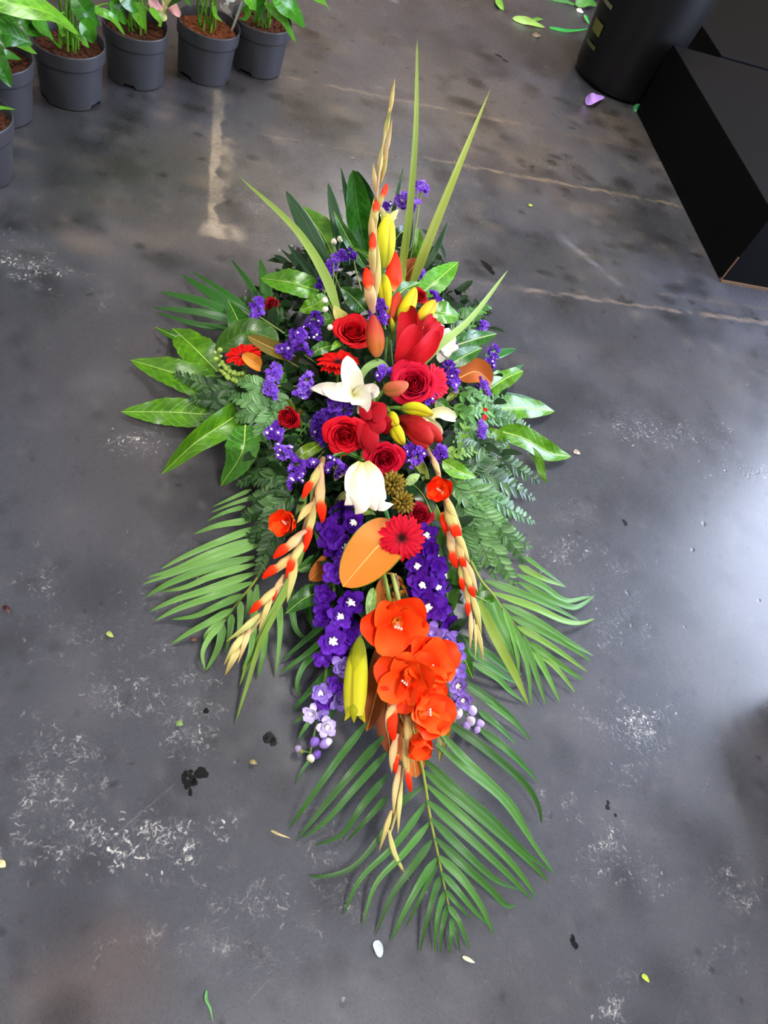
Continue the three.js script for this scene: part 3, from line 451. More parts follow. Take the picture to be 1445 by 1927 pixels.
function gladiolus(label, stem, items, o = {}) {
  const pts = path(stem, 0.03), t = thing('gladiolus_spike', label, 'gladiolus', pts[0].clone()), curve = smoothed(pts, 60);
  part(t, 'stem', spindle(framed(pts, 30), (q) => lerp(o.thick ?? 0.0055, 0.0018, q), { ns: 9, color: ramp([0, '#8a6a4a'], [0.4, '#bf9478'], [1, '#c2b270']) }), tinted);
  for (const s of items) {
    const [kind, text, w, extra] = s.split('|');
    if (kind === 'open') { floret(t, text, +w, extra ? JSON.parse(extra) : {}); continue; }
    const q = path(text, 0.035), W = pxw(q[0], +w) / 2, p = smoothed(q, 12), point = (u) => Math.pow(Math.min(1, 0.25 + 1.9 * u), 0.8) * Math.pow(1 - Math.pow(u, 1.9), 0.9);
    const hue = srgb(['#a8b060', '#d8b08c', '#c9c078', '#b9a060'][seedNo++ % 4]), base = ramp(...(kind === 'tip' ? TIP_SHEATH : SHEATH));
    const end = p[p.length - 1], mid = p[Math.floor(p.length / 2)], near = curve.reduce((x, y) => y.distanceToSquared(mid) < x.distanceToSquared(mid) ? y : x), axis = end.clone().sub(p[0]).normalize(), out = mid.clone().sub(near); out.addScaledVector(axis, -out.dot(axis));
    if (out.length() < 1e-4) out.copy(toEye(mid)); out.normalize().addScaledVector(toEye(mid), 0.35).normalize();
    const long = [p[0].clone().addScaledVector(axis, -0.28 * p[0].distanceTo(end)).lerp(near, 0.15), ...p];
    const moved = (f, k) => f.map((x, i) => ({ ...x, p: x.p.clone().addScaledVector(out, k * W * Math.min(1, i / 4)) }));
    if (kind === 'bud' || kind === 'red') {
      const red = kind === 'red' ? p : p.slice(6);
      part(t, 'bud', spindle(moved(framed(red, 16), kind === 'bud' ? 0.22 : 0), (u) => W * (kind === 'red' ? 1 : 0.78) * Math.min(1, 0.45 + 1.6 * u) * Math.pow(1 - Math.pow(u, 2.6), 0.8), { ns: 14, lobe: 0.14, lobes: 3, twist: 2.0, flat: 0.8, color: ramp([0, '#ffa060'], [0.2, '#f8380e'], [1, '#ee1c0a']) }), tinted);
    }
    if (kind !== 'red') part(t, 'bract', spindle(moved(framed(kind === 'tip' ? p : long, 18), kind === 'bud' ? -0.28 : 0), (u) => W * 0.86 * point(u), { ns: 14, flat: 0.62, lobe: 0.05, lobes: 2, color: (u, an, c) => { base(u, an, c); c.lerp(hue, 0.45 + 0.4 * Math.sin(an * 4)); } }), tintedVein);
  }
  return t;
}
// delphinium: flowers of five sepals round a pale bee
const delphTones = [[[0, '#6a24b4'], [0.5, '#561a9c'], [1, '#481490']], [[0, '#9460d8'], [0.5, '#6a2cb8'], [1, '#5a20a8']], [[0, '#ece4f8'], [0.4, '#b49ae4'], [1, '#8058cc']], [[0, '#faf6fc'], [0.6, '#e6dcf6'], [1, '#a890e0']]];
function delphinium(label, stem, flowers, buds, o = {}) {
  const pts = path(stem, 0.02), t = thing('delphinium_spike', label, 'delphinium', pts[0].clone()), curve = smoothed(pts, 80);
  part(t, 'stem', tube(pts, 0.004, 0.0016, 30, 8), STEM);
  for (const s of flowers) {
    const [where, rp, tone, bee, tilt] = s.split('|'), c = one(where, 0.05), R = pxw(c, +rp), r = rng(1200 + seedNo++), tl = tilt ? tilt.split(',').map(Number) : [(r() - 0.5) * 0.9, (r() - 0.5) * 0.7], A = facing(c, tl), [U, W] = around(A), col = ramp(...delphTones[+tone]);
    const near = curve.reduce((a, b) => b.distanceToSquared(c) < a.distanceToSquared(c) ? b : a);
    const f = part(t, 'flower', tube([near, c.clone().addScaledVector(A, -R * 0.4)], 0.0012, 0.0014, 5, 5), +tone > 1 ? STEM : STEM_DARK);
    const sep = []; for (let ring = 0; ring < 3; ring++) for (let k = 0; k < 5; k++) { const a = k * 1.2566 + ring * 0.63 + r() * 0.4, s2 = U.clone().multiplyScalar(Math.cos(a)).addScaledVector(W, Math.sin(a)), d = s2.clone().addScaledVector(A, 0.35 + ring * 0.45 + r() * 0.2).normalize(); sep.push(sheet(arched(c.clone().addScaledVector(A, -R * 0.25), d, A, R * (1.22 - 0.28 * ring), -0.4 + r() * 0.9, 6), { w: R * (1.05 - 0.2 * ring), prof: TAPER.round, cup: 0.3, wave: 0.22, ruffle: 0.07, phase: r() * 6, nv: 5, color: col })); }
    part(f, 'sepals', mergeGeometries(sep), tinted);
    if (+bee) { const b = []; for (let k = 0; k < 7; k++) { const a = k * 0.8976 + r() * 0.5, s2 = U.clone().multiplyScalar(Math.cos(a)).addScaledVector(W, Math.sin(a)); b.push(sheet(arched(c.clone().addScaledVector(A, R * 0.16), s2.clone().addScaledVector(A, 0.55).normalize(), A, R * (0.2 + 0.2 * r()), -0.5 - r() * 0.6, 5), { w: R * 0.21, prof: TAPER.round, nv: 3, cup: 0.4, wave: 0.4, phase: k })); } part(f, 'bee', mergeGeometries(b), petalMat('#fbf3ea', { plain: 1 }), 'white bee in the middle'); }
  }
  for (const s of buds ?? []) { const [where, rp, hex] = s.split('|'), c = one(where, 0.02), R = pxw(c, +rp), near = curve.reduce((a, b) => b.distanceToSquared(c) < a.distanceToSquared(c) ? b : a), b = part(t, 'bud', ball(c, R * 0.86, seedNo++, 1.25, 2), petalMat(hex ?? '#c8b8e6', { plain: 1, rough: 0.5 })); part(b, 'bud_stalk', tube([near, c], 0.0009, 0.0009, 4, 5), STEM); }
  return t;
}
// statice: a crest of ruffled papery calyces along a path, a few white blossoms, a winged stem
const staticeTones = ['#6630b0', '#4c2092', '#7a48c6', '#8452d0', '#6434ac', '#9870da'].map((h) => petalMat(h, { plain: 1, rough: 0.7 })), DOT = petalMat('#ffffff', { plain: 1 });  // second tone: shade of covered sprigs put into the colour
const floretShape = [0, 1, 2].map((k) => { const r = rng(40 + k), pos = [], uv = [], idx = [], n = 12; for (let i = 0; i <= 2; i++) for (let j = 0; j <= n; j++) { const a = j / n * 6.2832, q = [0.08, 0.6, 1][i], w = i === 2 ? (j % 2 ? 1.15 : 0.75) : 1; pos.push(Math.cos(a) * q * w, [0, 0.75, 0.95][i] + (i === 2 ? (r() - 0.5) * 0.4 : 0), Math.sin(a) * q * w); uv.push(j / n, i / 2); if (i < 2 && j < n) { const m = i * (n + 1) + j; idx.push(m, m + n + 1, m + 1, m + 1, m + n + 1, m + n + 2); } } return build(pos, uv, null, idx); });
function statice(label, text, w, o = {}) {
  const pts = path(text, o.lift ?? 0.055), r = rng(2000 + seedNo++), W = pxw(pts[0], w), t = thing('statice_sprig', label, 'statice', pts[0].clone(), o.group), fr = framed(pts, 20), len = fr.reduce((a, f, i) => i ? a + f.p.distanceTo(fr[i - 1].p) : 0, 0), size = o.size ?? 0.0066;
  const n = Math.round(clamp(len * W / (size * size) * 1.25, 12, 110)), out = [], pale = [], dots = [];
  for (let k = 0; k < n; k++) {
    const f = fr[Math.floor(r() * 20.99)], v = r() * 2 - 1, d = f.N.clone().addScaledVector(f.S, v * 0.9).addScaledVector(f.T, (r() - 0.5) * 0.7).normalize();
    const p = f.p.clone().addScaledVector(f.S, v * W * 0.42).addScaledVector(f.N, -v * v * W * 0.25 + (r() - 0.5) * size).addScaledVector(f.T, (r() - 0.5) * size);
    const g = floretShape[k % 3].clone(), s = size * (0.75 + 0.5 * r()), M = new THREE.Matrix4().compose(p, new THREE.Quaternion().setFromUnitVectors(V(0, 1, 0), d).multiply(new THREE.Quaternion().setFromAxisAngle(V(0, 1, 0), r() * 6.28)), V(s, s * (0.8 + 0.5 * r()), s)); g.applyMatrix4(M); (k % 3 === 2 ? pale : out).push(g);
    if (r() < (o.white ?? 0.05)) dots.push(ball(p.clone().addScaledVector(d, size * 1.1), size * (o.dot ?? 0.42), k, 0.8, 1));
  }
  part(t, 'florets', mergeGeometries(out), staticeTones[o.tone ?? 0]).userData.kind = 'stuff';
  part(t, 'florets', mergeGeometries(pale), staticeTones[(o.tone ?? 0) + 3], 'paler florets').userData.kind = 'stuff';
  for (const g of dots) part(t, 'blossom', g, DOT);
  const stem = o.stem ? path(o.stem, 0.02) : [fr[10].p.clone().addScaledVector(fr[10].N, -W * 0.5), at(lerp(o.to?.[0] ?? 700, +text.split(',')[0], 0.45), lerp(o.to?.[1] ?? 760, +text.split(',')[1], 0.45), 0.06)];
  const kids = []; for (let k = 0; k < 7; k++) { const f = fr[k * 3]; kids.push(tube([f.p.clone().addScaledVector(f.N, -W * 0.06), stem[0]], size * 0.32, size * 0.25, 4, 5)); }
  part(t, 'stem', mergeGeometries([tube(stem, 0.002, 0.002, 8, 6), ...kids]), leafMat('#8c9c50', { map: 'lines', rough: 0.6 }));
  return t;
}
// ---------- potted peace lilies along the back ----------
const potMat = new THREE.MeshPhysicalMaterial({ color: srgb('#34353b'), roughness: 0.5, bumpMap: MOTTLE, bumpScale: 0.0006, side: THREE.DoubleSide }), soilMat = new THREE.MeshStandardMaterial({ color: srgb('#5a3020'), roughness: 1, map: MOTTLE }), soilRed = new THREE.MeshStandardMaterial({ color: srgb('#8a4a28'), roughness: 1, map: MOTTLE });
const PEACE = ['#57a01e', '#74b42a', '#3f8418', '#8cc23e'];
function pottedPlant(label, x, z, spec) {
  const R = 0.094, H = 0.156, r = rng(spec.seed), t = thing('potted_plant', label, 'potted plant', V(x, 0, z));
  const prof = [[0, 0.008], [0.07, 0.008], [0.081, 0.0], [0.0815, 0.004], [0.0885, 0.112], [0.0895, 0.1135], [0.0935, 0.115], [0.0945, 0.12], [R + 0.0015, H - 0.004], [R + 0.001, H], [R - 0.002, H], [R - 0.004, H - 0.02], [0.086, 0.1]].map(([a, b]) => new THREE.Vector2(a, b));
  const g = new THREE.LatheGeometry(prof, 72), p = g.attributes.position;
  for (let i = 0; i < p.count; i++) { const a = Math.atan2(p.getZ(i), p.getX(i)), y = p.getY(i); if (y < 0.005) { const s = Math.sin(a * 3 + (spec.notch ?? 0.4)); if (s > 0.72) p.setY(i, 0.013); } if (y > 0.11 && spec.dent !== undefined) { const d = Math.cos(a - spec.dent); if (d > 0.5) { const k = (d - 0.5) * 2; p.setX(i, p.getX(i) * (1 - 0.10 * k)); p.setZ(i, p.getZ(i) * (1 - 0.10 * k)); p.setY(i, y + 0.012 * k * smooth(0.11, H, y)); } } }
  g.computeVertexNormals(); if (spec.tilt) g.rotateZ(spec.tilt); g.translate(x, 0, z); part(t, 'pot', g, potMat);
  const s = new THREE.CircleGeometry(0.0885, 40, 0, 6.2832); s.rotateX(-Math.PI / 2); const bumps = []; for (let i = 0; i < 150; i++) { const a = r() * 6.28, q = Math.sqrt(r()) * 0.085; bumps.push(ball(V(x + Math.cos(a) * q, H - 0.024, z + Math.sin(a) * q), 0.004 + r() * 0.006, i, 0.7, 0)); }
  s.translate(x, H - 0.026, z); s.deleteAttribute('uv'); const soil = mergeGeometries([s.toNonIndexed(), ...bumps.map((b) => { const c = b.toNonIndexed(); c.deleteAttribute('uv'); return c; })]); const m = part(t, 'soil', soil, spec.red ? soilRed : soilMat, 'brown crumbly potting soil'); m.userData.kind = 'stuff';
  for (const [i, l] of (spec.leaves ?? []).entries()) {
    const [text, w, k] = l.split('|'), q = path(text, 0), b = part(t, 'leaf', sheet(framed(q, 22, (i % 3 - 1) * 0.25), { w: pxw(mean(q.map((a) => a.clone())), +w), prof: TAPER.broad, fold: 0.22, wave: 0.1, nv: 8, phase: i }), leafMat(PEACE[+(k ?? i % 4)], { rough: 0.3, coat: 0.35, through: 0.15 }));
    const e = V(x + (r() - 0.5) * 0.05, H - 0.02, z + (r() - 0.5) * 0.05); part(b, 'leaf_stalk', tube([e, e.clone().lerp(q[0], 0.5).add(V(0, 0.04, 0)), q[0]], 0.0035, 0.002, 10, 6), leafMat('#6aa02c', { map: 'lines' }));
  }
  for (let k = 0; k < (spec.extra ?? 9); k++) {
    const a = k * 2.399 + spec.seed, e = V(x + Math.cos(a) * 0.025, H - 0.02, z + Math.sin(a) * 0.025), out = V(Math.cos(a), 0, Math.sin(a)), reach = 0.02 + r() * 0.04, h = 0.27 + r() * 0.14;
    const m0 = V(x, h, z).addScaledVector(out, reach), q = [m0, m0.clone().addScaledVector(out, 0.06).add(V(0, 0.05, 0)), m0.clone().addScaledVector(out, 0.13).add(V(0, 0.06 - 0.09 * r(), 0))];
    const b = part(t, 'leaf', sheet(framed(q, 18, (r() - 0.5) * 0.6), { w: 0.055 + r() * 0.025, prof: TAPER.broad, fold: 0.25, wave: 0.12, nv: 8, phase: k }), leafMat(PEACE[k % 4], { rough: 0.3, coat: 0.35, through: 0.15 }));
    part(b, 'leaf_stalk', tube([e, e.clone().lerp(m0, 0.5).addScaledVector(out, -0.012), m0], 0.0035, 0.0022, 10, 6), leafMat('#6aa02c', { map: 'lines' }));
  }
  return t;
}
pottedPlant('potted peace lily in the pot cut off lowest by the picture edge, bare soil showing', at(-40, 322).x, at(-40, 322).z, { seed: 1, extra: 3, notch: 1.4, leaves: ['-60,235,0.2 -10,205,0.21 30,206,0.18|12|1'] });
pottedPlant('potted peace lily half cut off by the edge, second pot up', at(1, 210).x, at(1, 210).z, { seed: 2, extra: 7, notch: 2.2, leaves: ['-40,40,0.3 10,66,0.3 70,102,0.24|34|3', '-60,60,0.28 -10,110,0.26 22,165,0.2|44|2', '-30,95,0.22 5,100,0.22 40,112,0.19|18|0', '0,20,0.33 40,45,0.32 95,70,0.26|40|2'] });
pottedPlant('potted peace lily with a big glossy leaf arching over the pot beside it', -0.335, -2.30, { seed: 3, extra: 8, notch: 0.2, leaves: ['-70,-8,0.44 20,6,0.42 95,26,0.38 150,66,0.3|58|3', '112,28,0.3 118,55,0.27 120,86,0.17|14|1', '150,40,0.25 165,55,0.23 175,82,0.19|34|0', '138,62,0.22 152,72,0.2 168,90,0.17|20|1', '60,45,0.32 85,55,0.29 100,70,0.25|38|0', '140,-10,0.3 160,20,0.27 188,48,0.22|40|2'] });
pottedPlant('potted peace lily in a pot with a dented rim, one leaf hanging over the front', -0.17, -2.475, { seed: 4, extra: 7, dent: -0.5, notch: 2.6, leaves: ['168,16,0.26 205,30,0.25 236,67,0.19|18|1', '205,5,0.27 225,25,0.24 238,45,0.2|30|0', '250,5,0.27 262,28,0.23 273,55,0.17|28|3', '280,20,0.23 296,34,0.2 304,50,0.17|24|3', '230,-20,0.3 245,0,0.28 262,20,0.24|40|2'] });
pottedPlant('potted peace lily with bare reddish soil and a white stake in the pot', 0.03, -2.585, { seed: 5, extra: 6, red: true, notch: 0.9, tilt: -0.03, leaves: ['340,-15,0.3 355,5,0.27 372,28,0.2|10|2', '398,10,0.25 408,30,0.21 420,42,0.17|14|3', '360,-30,0.33 340,-10,0.3 315,15,0.24|20|2'] });
pottedPlant('potted peace lily at the inner end of the row of pots, leaves hanging low', 0.20, -2.70, { seed: 6, extra: 7, notch: 1.6, leaves: ['500,12,0.26 525,28,0.24 557,80,0.15|26|1', '510,-10,0.3 545,15,0.27 574,51,0.2|40|0', '470,10,0.26 462,28,0.23 452,38,0.18|20|1', '480,-5,0.27 492,22,0.23 500,48,0.17|28|2', '455,-12,0.3 470,0,0.28 482,18,0.25|30|1', '560,-20,0.34 600,-4,0.3 622,20,0.22|18|1'] });
solo('plant_stake', 'thin white plastic stake leaning in the reddish pot soil', 'plant label', at(436, 60, 0.13), tube([at(434, 62, 0.125), at(458, 0, 0.26)], 0.0035, 0.0045, 4, 4), new THREE.MeshStandardMaterial({ color: 0xd8dcd2, roughness: 0.4 }));
{
  const wrap = (label, text, w, hex) => solo('wrapping_paper', label, 'wrapping paper', one(text.split(' ')[0]), sheet(framed(path(text), 14, 0.3), { w, prof: (t) => 0.6 + 0.4 * Math.sin(t * 9), wave: 0.3, waves: 3, nv: 8 }), new THREE.MeshPhysicalMaterial({ color: srgb(hex), roughness: 0.5, side: THREE.DoubleSide }));
  wrap('crumpled pale pink wrapping paper showing between two peace lily pots', '288,24,0.17 308,14,0.18 330,2,0.2', 0.08, '#e6a6a8');
  wrap('white and yellow printed wrapper scrap beside the pink paper', '300,36,0.17 310,16,0.2 316,-6,0.24', 0.035, '#dcd88c');
  wrap('small white paper scrap behind the pot with reddish soil', '420,20,0.17 428,6,0.2 432,-8,0.22', 0.04, '#dfe3ea');
}

// ---------- the hidden base that carries the flowers ----------
{
  const p = at(705, 800, 0), t = thing('flower_foam_tray', 'dark green foam brick in a black tray under the flowers', 'flower foam', V(p.x, 0, p.z));
  const tr = new RoundedBoxGeometry(0.3, 0.04, 0.5, 3, 0.015); tr.translate(p.x, 0.02, p.z); part(t, 'tray', tr, bucketMat);
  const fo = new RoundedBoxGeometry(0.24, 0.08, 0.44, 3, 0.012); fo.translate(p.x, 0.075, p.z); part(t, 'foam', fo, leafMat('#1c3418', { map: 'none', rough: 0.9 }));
  // unseen filler leaves, coloured dark to close the shaded gaps between the stems
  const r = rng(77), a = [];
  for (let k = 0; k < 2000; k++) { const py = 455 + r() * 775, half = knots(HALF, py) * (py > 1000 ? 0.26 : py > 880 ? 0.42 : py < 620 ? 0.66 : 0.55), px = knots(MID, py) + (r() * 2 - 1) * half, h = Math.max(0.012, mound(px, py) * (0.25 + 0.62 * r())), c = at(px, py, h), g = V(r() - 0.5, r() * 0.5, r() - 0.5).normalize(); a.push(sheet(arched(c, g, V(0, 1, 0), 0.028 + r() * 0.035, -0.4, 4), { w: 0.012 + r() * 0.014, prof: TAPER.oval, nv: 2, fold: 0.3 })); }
  const m = solo('filler_foliage', 'dark green filler leaves darkening the gaps between the flower stems', 'foliage', V(p.x, 0.05, p.z), mergeGeometries(a), leafMat('#18380f', { rough: 0.6, spec: 0.4 })); m.userData.kind = 'stuff';
}

// ---------- palm fronds ----------
palmFrond('large palm frond spread on the floor below the open orange gladiolus', '762,1300,0.085 780,1390,0.075 795,1447,0.065 811,1544,0.05 825,1611,0.04 838,1675,0.03 849,1723,0.022', [
  '830,1352,0.085 885,1388,0.09 945,1436,0.075 995,1484,0.045 1014,1520,0.025 1019,1550,0.01|15', '822,1372,0.075 870,1424,0.08 930,1480,0.06 968,1520,0.04 1000,1580,0.02 1037,1632,0.008|13', '820,1400,0.07 880,1450,0.075 945,1505,0.06 985,1560,0.04 1020,1612,0.02 1044,1645,0.008|13', '800,1430,0.065 850,1478,0.075 920,1535,0.06 990,1605,0.03 1043,1645,0.008|14', '797,1450,0.065 856,1498,0.07 940,1570,0.055 1000,1625,0.03 1034,1662,0.008|15', '802,1476,0.06 875,1540,0.065 950,1611,0.045 988,1657,0.02 1010,1690,0.006|14', '804,1507,0.06 875,1570,0.06 950,1640,0.04 1003,1696,0.006|15', '811,1540,0.055 875,1604,0.055 931,1655,0.03 980,1676,0.01|14', '819,1577,0.05 875,1630,0.05 924,1675,0.03 953,1704,0.015 972,1705,0.006|14', '826,1611,0.045 868,1652,0.045 905,1705,0.03 930,1762,0.006|15', '830,1641,0.04 864,1680,0.04 894,1716,0.025 922,1744,0.01|11', '838,1675,0.035 860,1701,0.035 888,1730,0.015|8', '843,1704,0.03 864,1735,0.03 884,1790,0.008|10', '849,1726,0.025 858,1752,0.025 866,1794,0.008|7', '850,1728,0.025 849,1760,0.025 845,1795,0.008|9',
  '690,1360,0.07 632,1435,0.07 576,1514,0.035 542,1560,0.006|13', '722,1385,0.06 662,1454,0.06 606,1522,0.03 557,1582,0.006|15', '727,1417,0.055 670,1480,0.055 614,1544,0.03 568,1578,0.008|13', '729,1458,0.05 680,1518,0.05 643,1570,0.025 591,1592,0.006|13', '728,1500,0.045 695,1537,0.045 650,1585,0.015|11', '797,1480,0.055 752,1514,0.055 718,1570,0.04 662,1633,0.02 600,1650,0.012 580,1647,0.006|11', '802,1510,0.05 744,1589,0.05 677,1656,0.03 645,1724,0.006|12', '808,1548,0.045 759,1607,0.045 707,1664,0.03 681,1746,0.006|12', '813,1581,0.045 774,1634,0.045 737,1686,0.03 707,1760,0.006|13', '821,1615,0.04 789,1664,0.04 759,1720,0.025 735,1774,0.006|13', '824,1620,0.035 797,1678,0.035 763,1745,0.01|9', '828,1649,0.035 811,1701,0.035 789,1794,0.006|12', '836,1678,0.03 823,1723,0.03 817,1795,0.006|10', '841,1704,0.025 832,1746,0.025 828,1797,0.006|9'], { w: 13, seed: 5, hues: ['#467e30', '#3d722a', '#548c3c', '#366626'] });
palmFrond('pale palm frond fanning out beneath the gladiolus spike of closed buds', '560,985,0.07 515,1030,0.06 481,1092,0.05 460,1119,0.04 438,1146,0.03 421,1172,0.022', [
  '500,930,0.05 449,944,0.045 395,965,0.01|8', '473,921,0.04 435,938,0.035 399,954,0.01|7', '462,953,0.04 422,965,0.035 389,981,0.01|8', '473,979,0.05 411,989,0.04 364,1005,0.008|12', '492,990,0.06 411,1020,0.055 350,1046,0.03 300,1072,0.008|13', '492,1012,0.06 395,1043,0.055 327,1073,0.03 277,1086,0.008|14', '492,1024,0.06 395,1054,0.055 330,1078,0.03 266,1100,0.008|13', '479,1048,0.055 381,1073,0.05 314,1100,0.03 273,1124,0.006|15', '479,1062,0.055 395,1086,0.05 349,1105,0.03 300,1114,0.01|13', '480,1078,0.05 395,1108,0.05 327,1130,0.03 281,1151,0.006|14', '475,1096,0.045 395,1124,0.045 335,1146,0.025 291,1168,0.006|14', '458,1119,0.04 411,1140,0.04 368,1159,0.02 320,1166,0.008|13', '438,1146,0.035 395,1170,0.035 354,1192,0.02 321,1213,0.006|13', '425,1166,0.03 396,1185,0.03 386,1200,0.02 389,1206,0.015|9', '421,1172,0.03 394,1200,0.03 381,1230,0.02 386,1262,0.006|11', '420,1175,0.028 410,1220,0.025 387,1263,0.006|14', '471,1108,0.045 468,1140,0.04 460,1165,0.02|10', '453,1132,0.04 452,1170,0.035 446,1211,0.015|12', '436,1156,0.035 433,1189,0.03 424,1228,0.01|12', '484,1100,0.05 478,1157,0.045 476,1210,0.03 460,1271,0.006|13', '524,1129,0.05 527,1184,0.04 519,1272,0.006|12', '500,1178,0.04 495,1232,0.03 485,1275,0.006|11', '476,1190,0.04 470,1230,0.03 455,1262,0.01|10'], { w: 12, seed: 8, hues: ['#7fb05a', '#74a850', '#88b862', '#6a9e48'] });
palmFrond('palm frond spread to the side below the small fern fronds', '880,1045,0.08 905,1092,0.07 926,1117,0.06 948,1148,0.045 976,1185,0.03 993,1207,0.02', [
  '987,1047,0.05 1018,1070,0.045 1063,1103,0.01|8', '976,1064,0.05 1018,1087,0.045 1066,1105,0.012|11', '973,1081,0.055 1018,1101,0.05 1063,1130,0.03 1095,1126,0.015 1113,1122,0.008|11', '976,1095,0.055 1021,1120,0.05 1077,1143,0.025 1100,1135,0.015 1119,1120,0.008|12', '912,1092,0.06 990,1120,0.06 1046,1145,0.04 1091,1169,0.01|13', '926,1115,0.055 1004,1143,0.055 1060,1168,0.035 1091,1173,0.02 1120,1164,0.008|13', '945,1137,0.05 1004,1165,0.05 1074,1210,0.03 1118,1235,0.008|13', '959,1159,0.045 1018,1187,0.045 1074,1218,0.025 1113,1245,0.008|13', '973,1179,0.04 1018,1204,0.04 1069,1238,0.02 1106,1265,0.006|12', '993,1207,0.03 1032,1235,0.03 1071,1263,0.015 1099,1281,0.006|12', '1010,1225,0.025 1046,1257,0.025 1083,1304,0.006|11', '998,1213,0.025 1027,1266,0.025 1054,1323,0.006|12', '905,1095,0.06 917,1143,0.055 948,1201,0.04 973,1249,0.01|14', '926,1120,0.055 943,1168,0.05 965,1218,0.03 979,1280,0.008|14', '948,1145,0.05 962,1185,0.045 973,1232,0.03 976,1277,0.01|12', '966,1176,0.04 982,1221,0.04 993,1260,0.025 1000,1328,0.006|12', '985,1196,0.035 999,1238,0.03 1013,1283,0.02 1028,1329,0.006|12'], { w: 12, seed: 12, hues: ['#5f9a3c', '#6aa63a', '#5a923a', '#7aa83c'] });
palmFrond('palm frond hidden under the flowers, leaflets showing beside both delphiniums', '730,1090,0.07 735,1180,0.06 742,1260,0.05 750,1330,0.045', [
  '861,1193,0.05 920,1232,0.045 959,1263,0.02 982,1269,0.008|13', '872,1216,0.045 920,1252,0.04 962,1280,0.02 985,1286,0.008|13', '886,1246,0.04 937,1277,0.035 959,1300,0.02 987,1322,0.006|12', '872,1283,0.04 920,1316,0.035 959,1347,0.02 1000,1394,0.006|14', '886,1294,0.035 931,1331,0.03 968,1361,0.015 996,1392,0.006|10', '901,1338,0.03 939,1368,0.03 972,1402,0.008|12', '900,1370,0.03 953,1410,0.03 987,1443,0.015 1013,1473,0.006|13', '640,1085,0.06 590,1120,0.05 530,1160,0.006|11', '625,1160,0.05 580,1200,0.04 528,1244,0.006|12', '625,1190,0.05 580,1228,0.04 526,1268,0.006|12', '610,1222,0.04 575,1248,0.035 559,1285,0.02 562,1310,0.006|11', '625,1258,0.045 580,1304,0.035 551,1337,0.006|12', '620,1300,0.04 580,1340,0.03 551,1362,0.006|10', '600,1335,0.03 575,1368,0.02 560,1392,0.006|9', '585,1428,0.02 570,1448,0.015 556,1472,0.006|6', '547,1097,0.05 549,1143,0.05 560,1190,0.03 597,1212,0.02|13', '575,1100,0.05 581,1157,0.045 594,1190,0.03|13', '605,1360,0.03 628,1330,0.035 650,1300,0.04|14'], { w: 12, seed: 21, hues: ['#4a8a34', '#3f7c30', '#5a9440'] });

// ---------- fan palm leaves ----------
fanLeaf('dark fan palm leaf with long pleated segments reaching over the floor beside the toothed leaves', '505,625,0.07', ['470,612,0.075 390,590,0.06 288,578,0.012|13', '470,608,0.075 395,572,0.065 299,548,0.02|17', '470,618,0.07 380,612,0.05 290,586,0.01|9', '478,600,0.08 410,560,0.07 341,516,0.03|17', '480,592,0.085 420,548,0.075 359,509,0.03|10', '500,590,0.09 470,535,0.08 434,487,0.035|9', '505,585,0.09 498,530,0.08 489,486,0.05|17', '560,632,0.1 460,622,0.09 384,610,0.06|7'], '#336a28');
fanLeaf('dark pleated fan palm segments standing behind the mound beside the curved grass blade', '625,540,0.13', ['612,505,0.15 575,425,0.2 537,358,0.24|27', '652,500,0.15 632,410,0.23 617,343,0.28|19', '668,450,0.18 655,380,0.26 641,314,0.32|11', '700,480,0.14 680,400,0.2 672,340,0.25|10', '760,480,0.17 770,440,0.2 774,400,0.23|14', '735,420,0.2 748,365,0.26 759,313,0.3|6', '795,510,0.15 822,465,0.2 843,416,0.24|10', '575,520,0.08 553,492,0.09 530,470,0.1|8', '598,530,0.1 570,495,0.1 541,459,0.1|14'], '#1d4d24');
fanLeaf('narrow dark leaf segments on the far side of the camellia leaves', '890,700,0.09', ['915,672,0.1 945,663,0.08 971,656,0.05|16', '935,712,0.07 965,697,0.06 987,685,0.04|9', '925,742,0.06 975,747,0.04 1014,755,0.015|9'], '#2f7030');

// ---------- broad leaves ----------
const TOOTH = { serrate: 17, wave: 0.16, waves: 2.5, fold: 0.2 };
leaf('toothed green leaf lying beyond the other three, under the fan palm', '410,700,0.06 365,655,0.055 325,618,0.015', 62, 'bright', TOOTH);
leaf('small pointed leaf tip poking out past the first toothed leaf', '345,640,0.03 318,628,0.025 293,616,0.01', 15, 'mid');
leaf('toothed green leaf with a wavy edge pointing outward, half under fern', '425,740,0.06 335,705,0.05 246,678,0.012', 58, 'bright', TOOTH);
leaf('longest toothed green leaf flat on the floor with a pale midrib', '415,782,0.05 320,776,0.03 228,775,0.012', 54, 'bright', { ...TOOTH, wave: 0.12 });
leaf('long smooth leaf arching off the floor and casting a dark shadow', '458,770,0.07 430,792,0.11 372,830,0.10 304,892,0.012', 52, 'bright', { wave: 0.14, fold: 0.4, roll: -0.25 });
leaf('very glossy short leaf pointing at the palm frond', '462,800,0.125 456,850,0.11 416,914,0.015', 64, '#5a9c28', { serrate: 12, coat: 0.9, rough: 0.18, fold: 0.2, roll: 0.35 });
leaf('green leaf with a curled tip beside the brown magnolia leaf', '912,738,0.09 950,713,0.08 984,698,0.04', 42, 'bright', { prof: 'strap', wave: 0.3, fold: 0.3 });
leaf('wide green leaf with a curled-under tip behind the feathery fern', '925,770,0.07 985,768,0.05 1043,774,0.012', 48, 'bright', { prof: 'strap', wave: 0.2, fold: 0.2 });
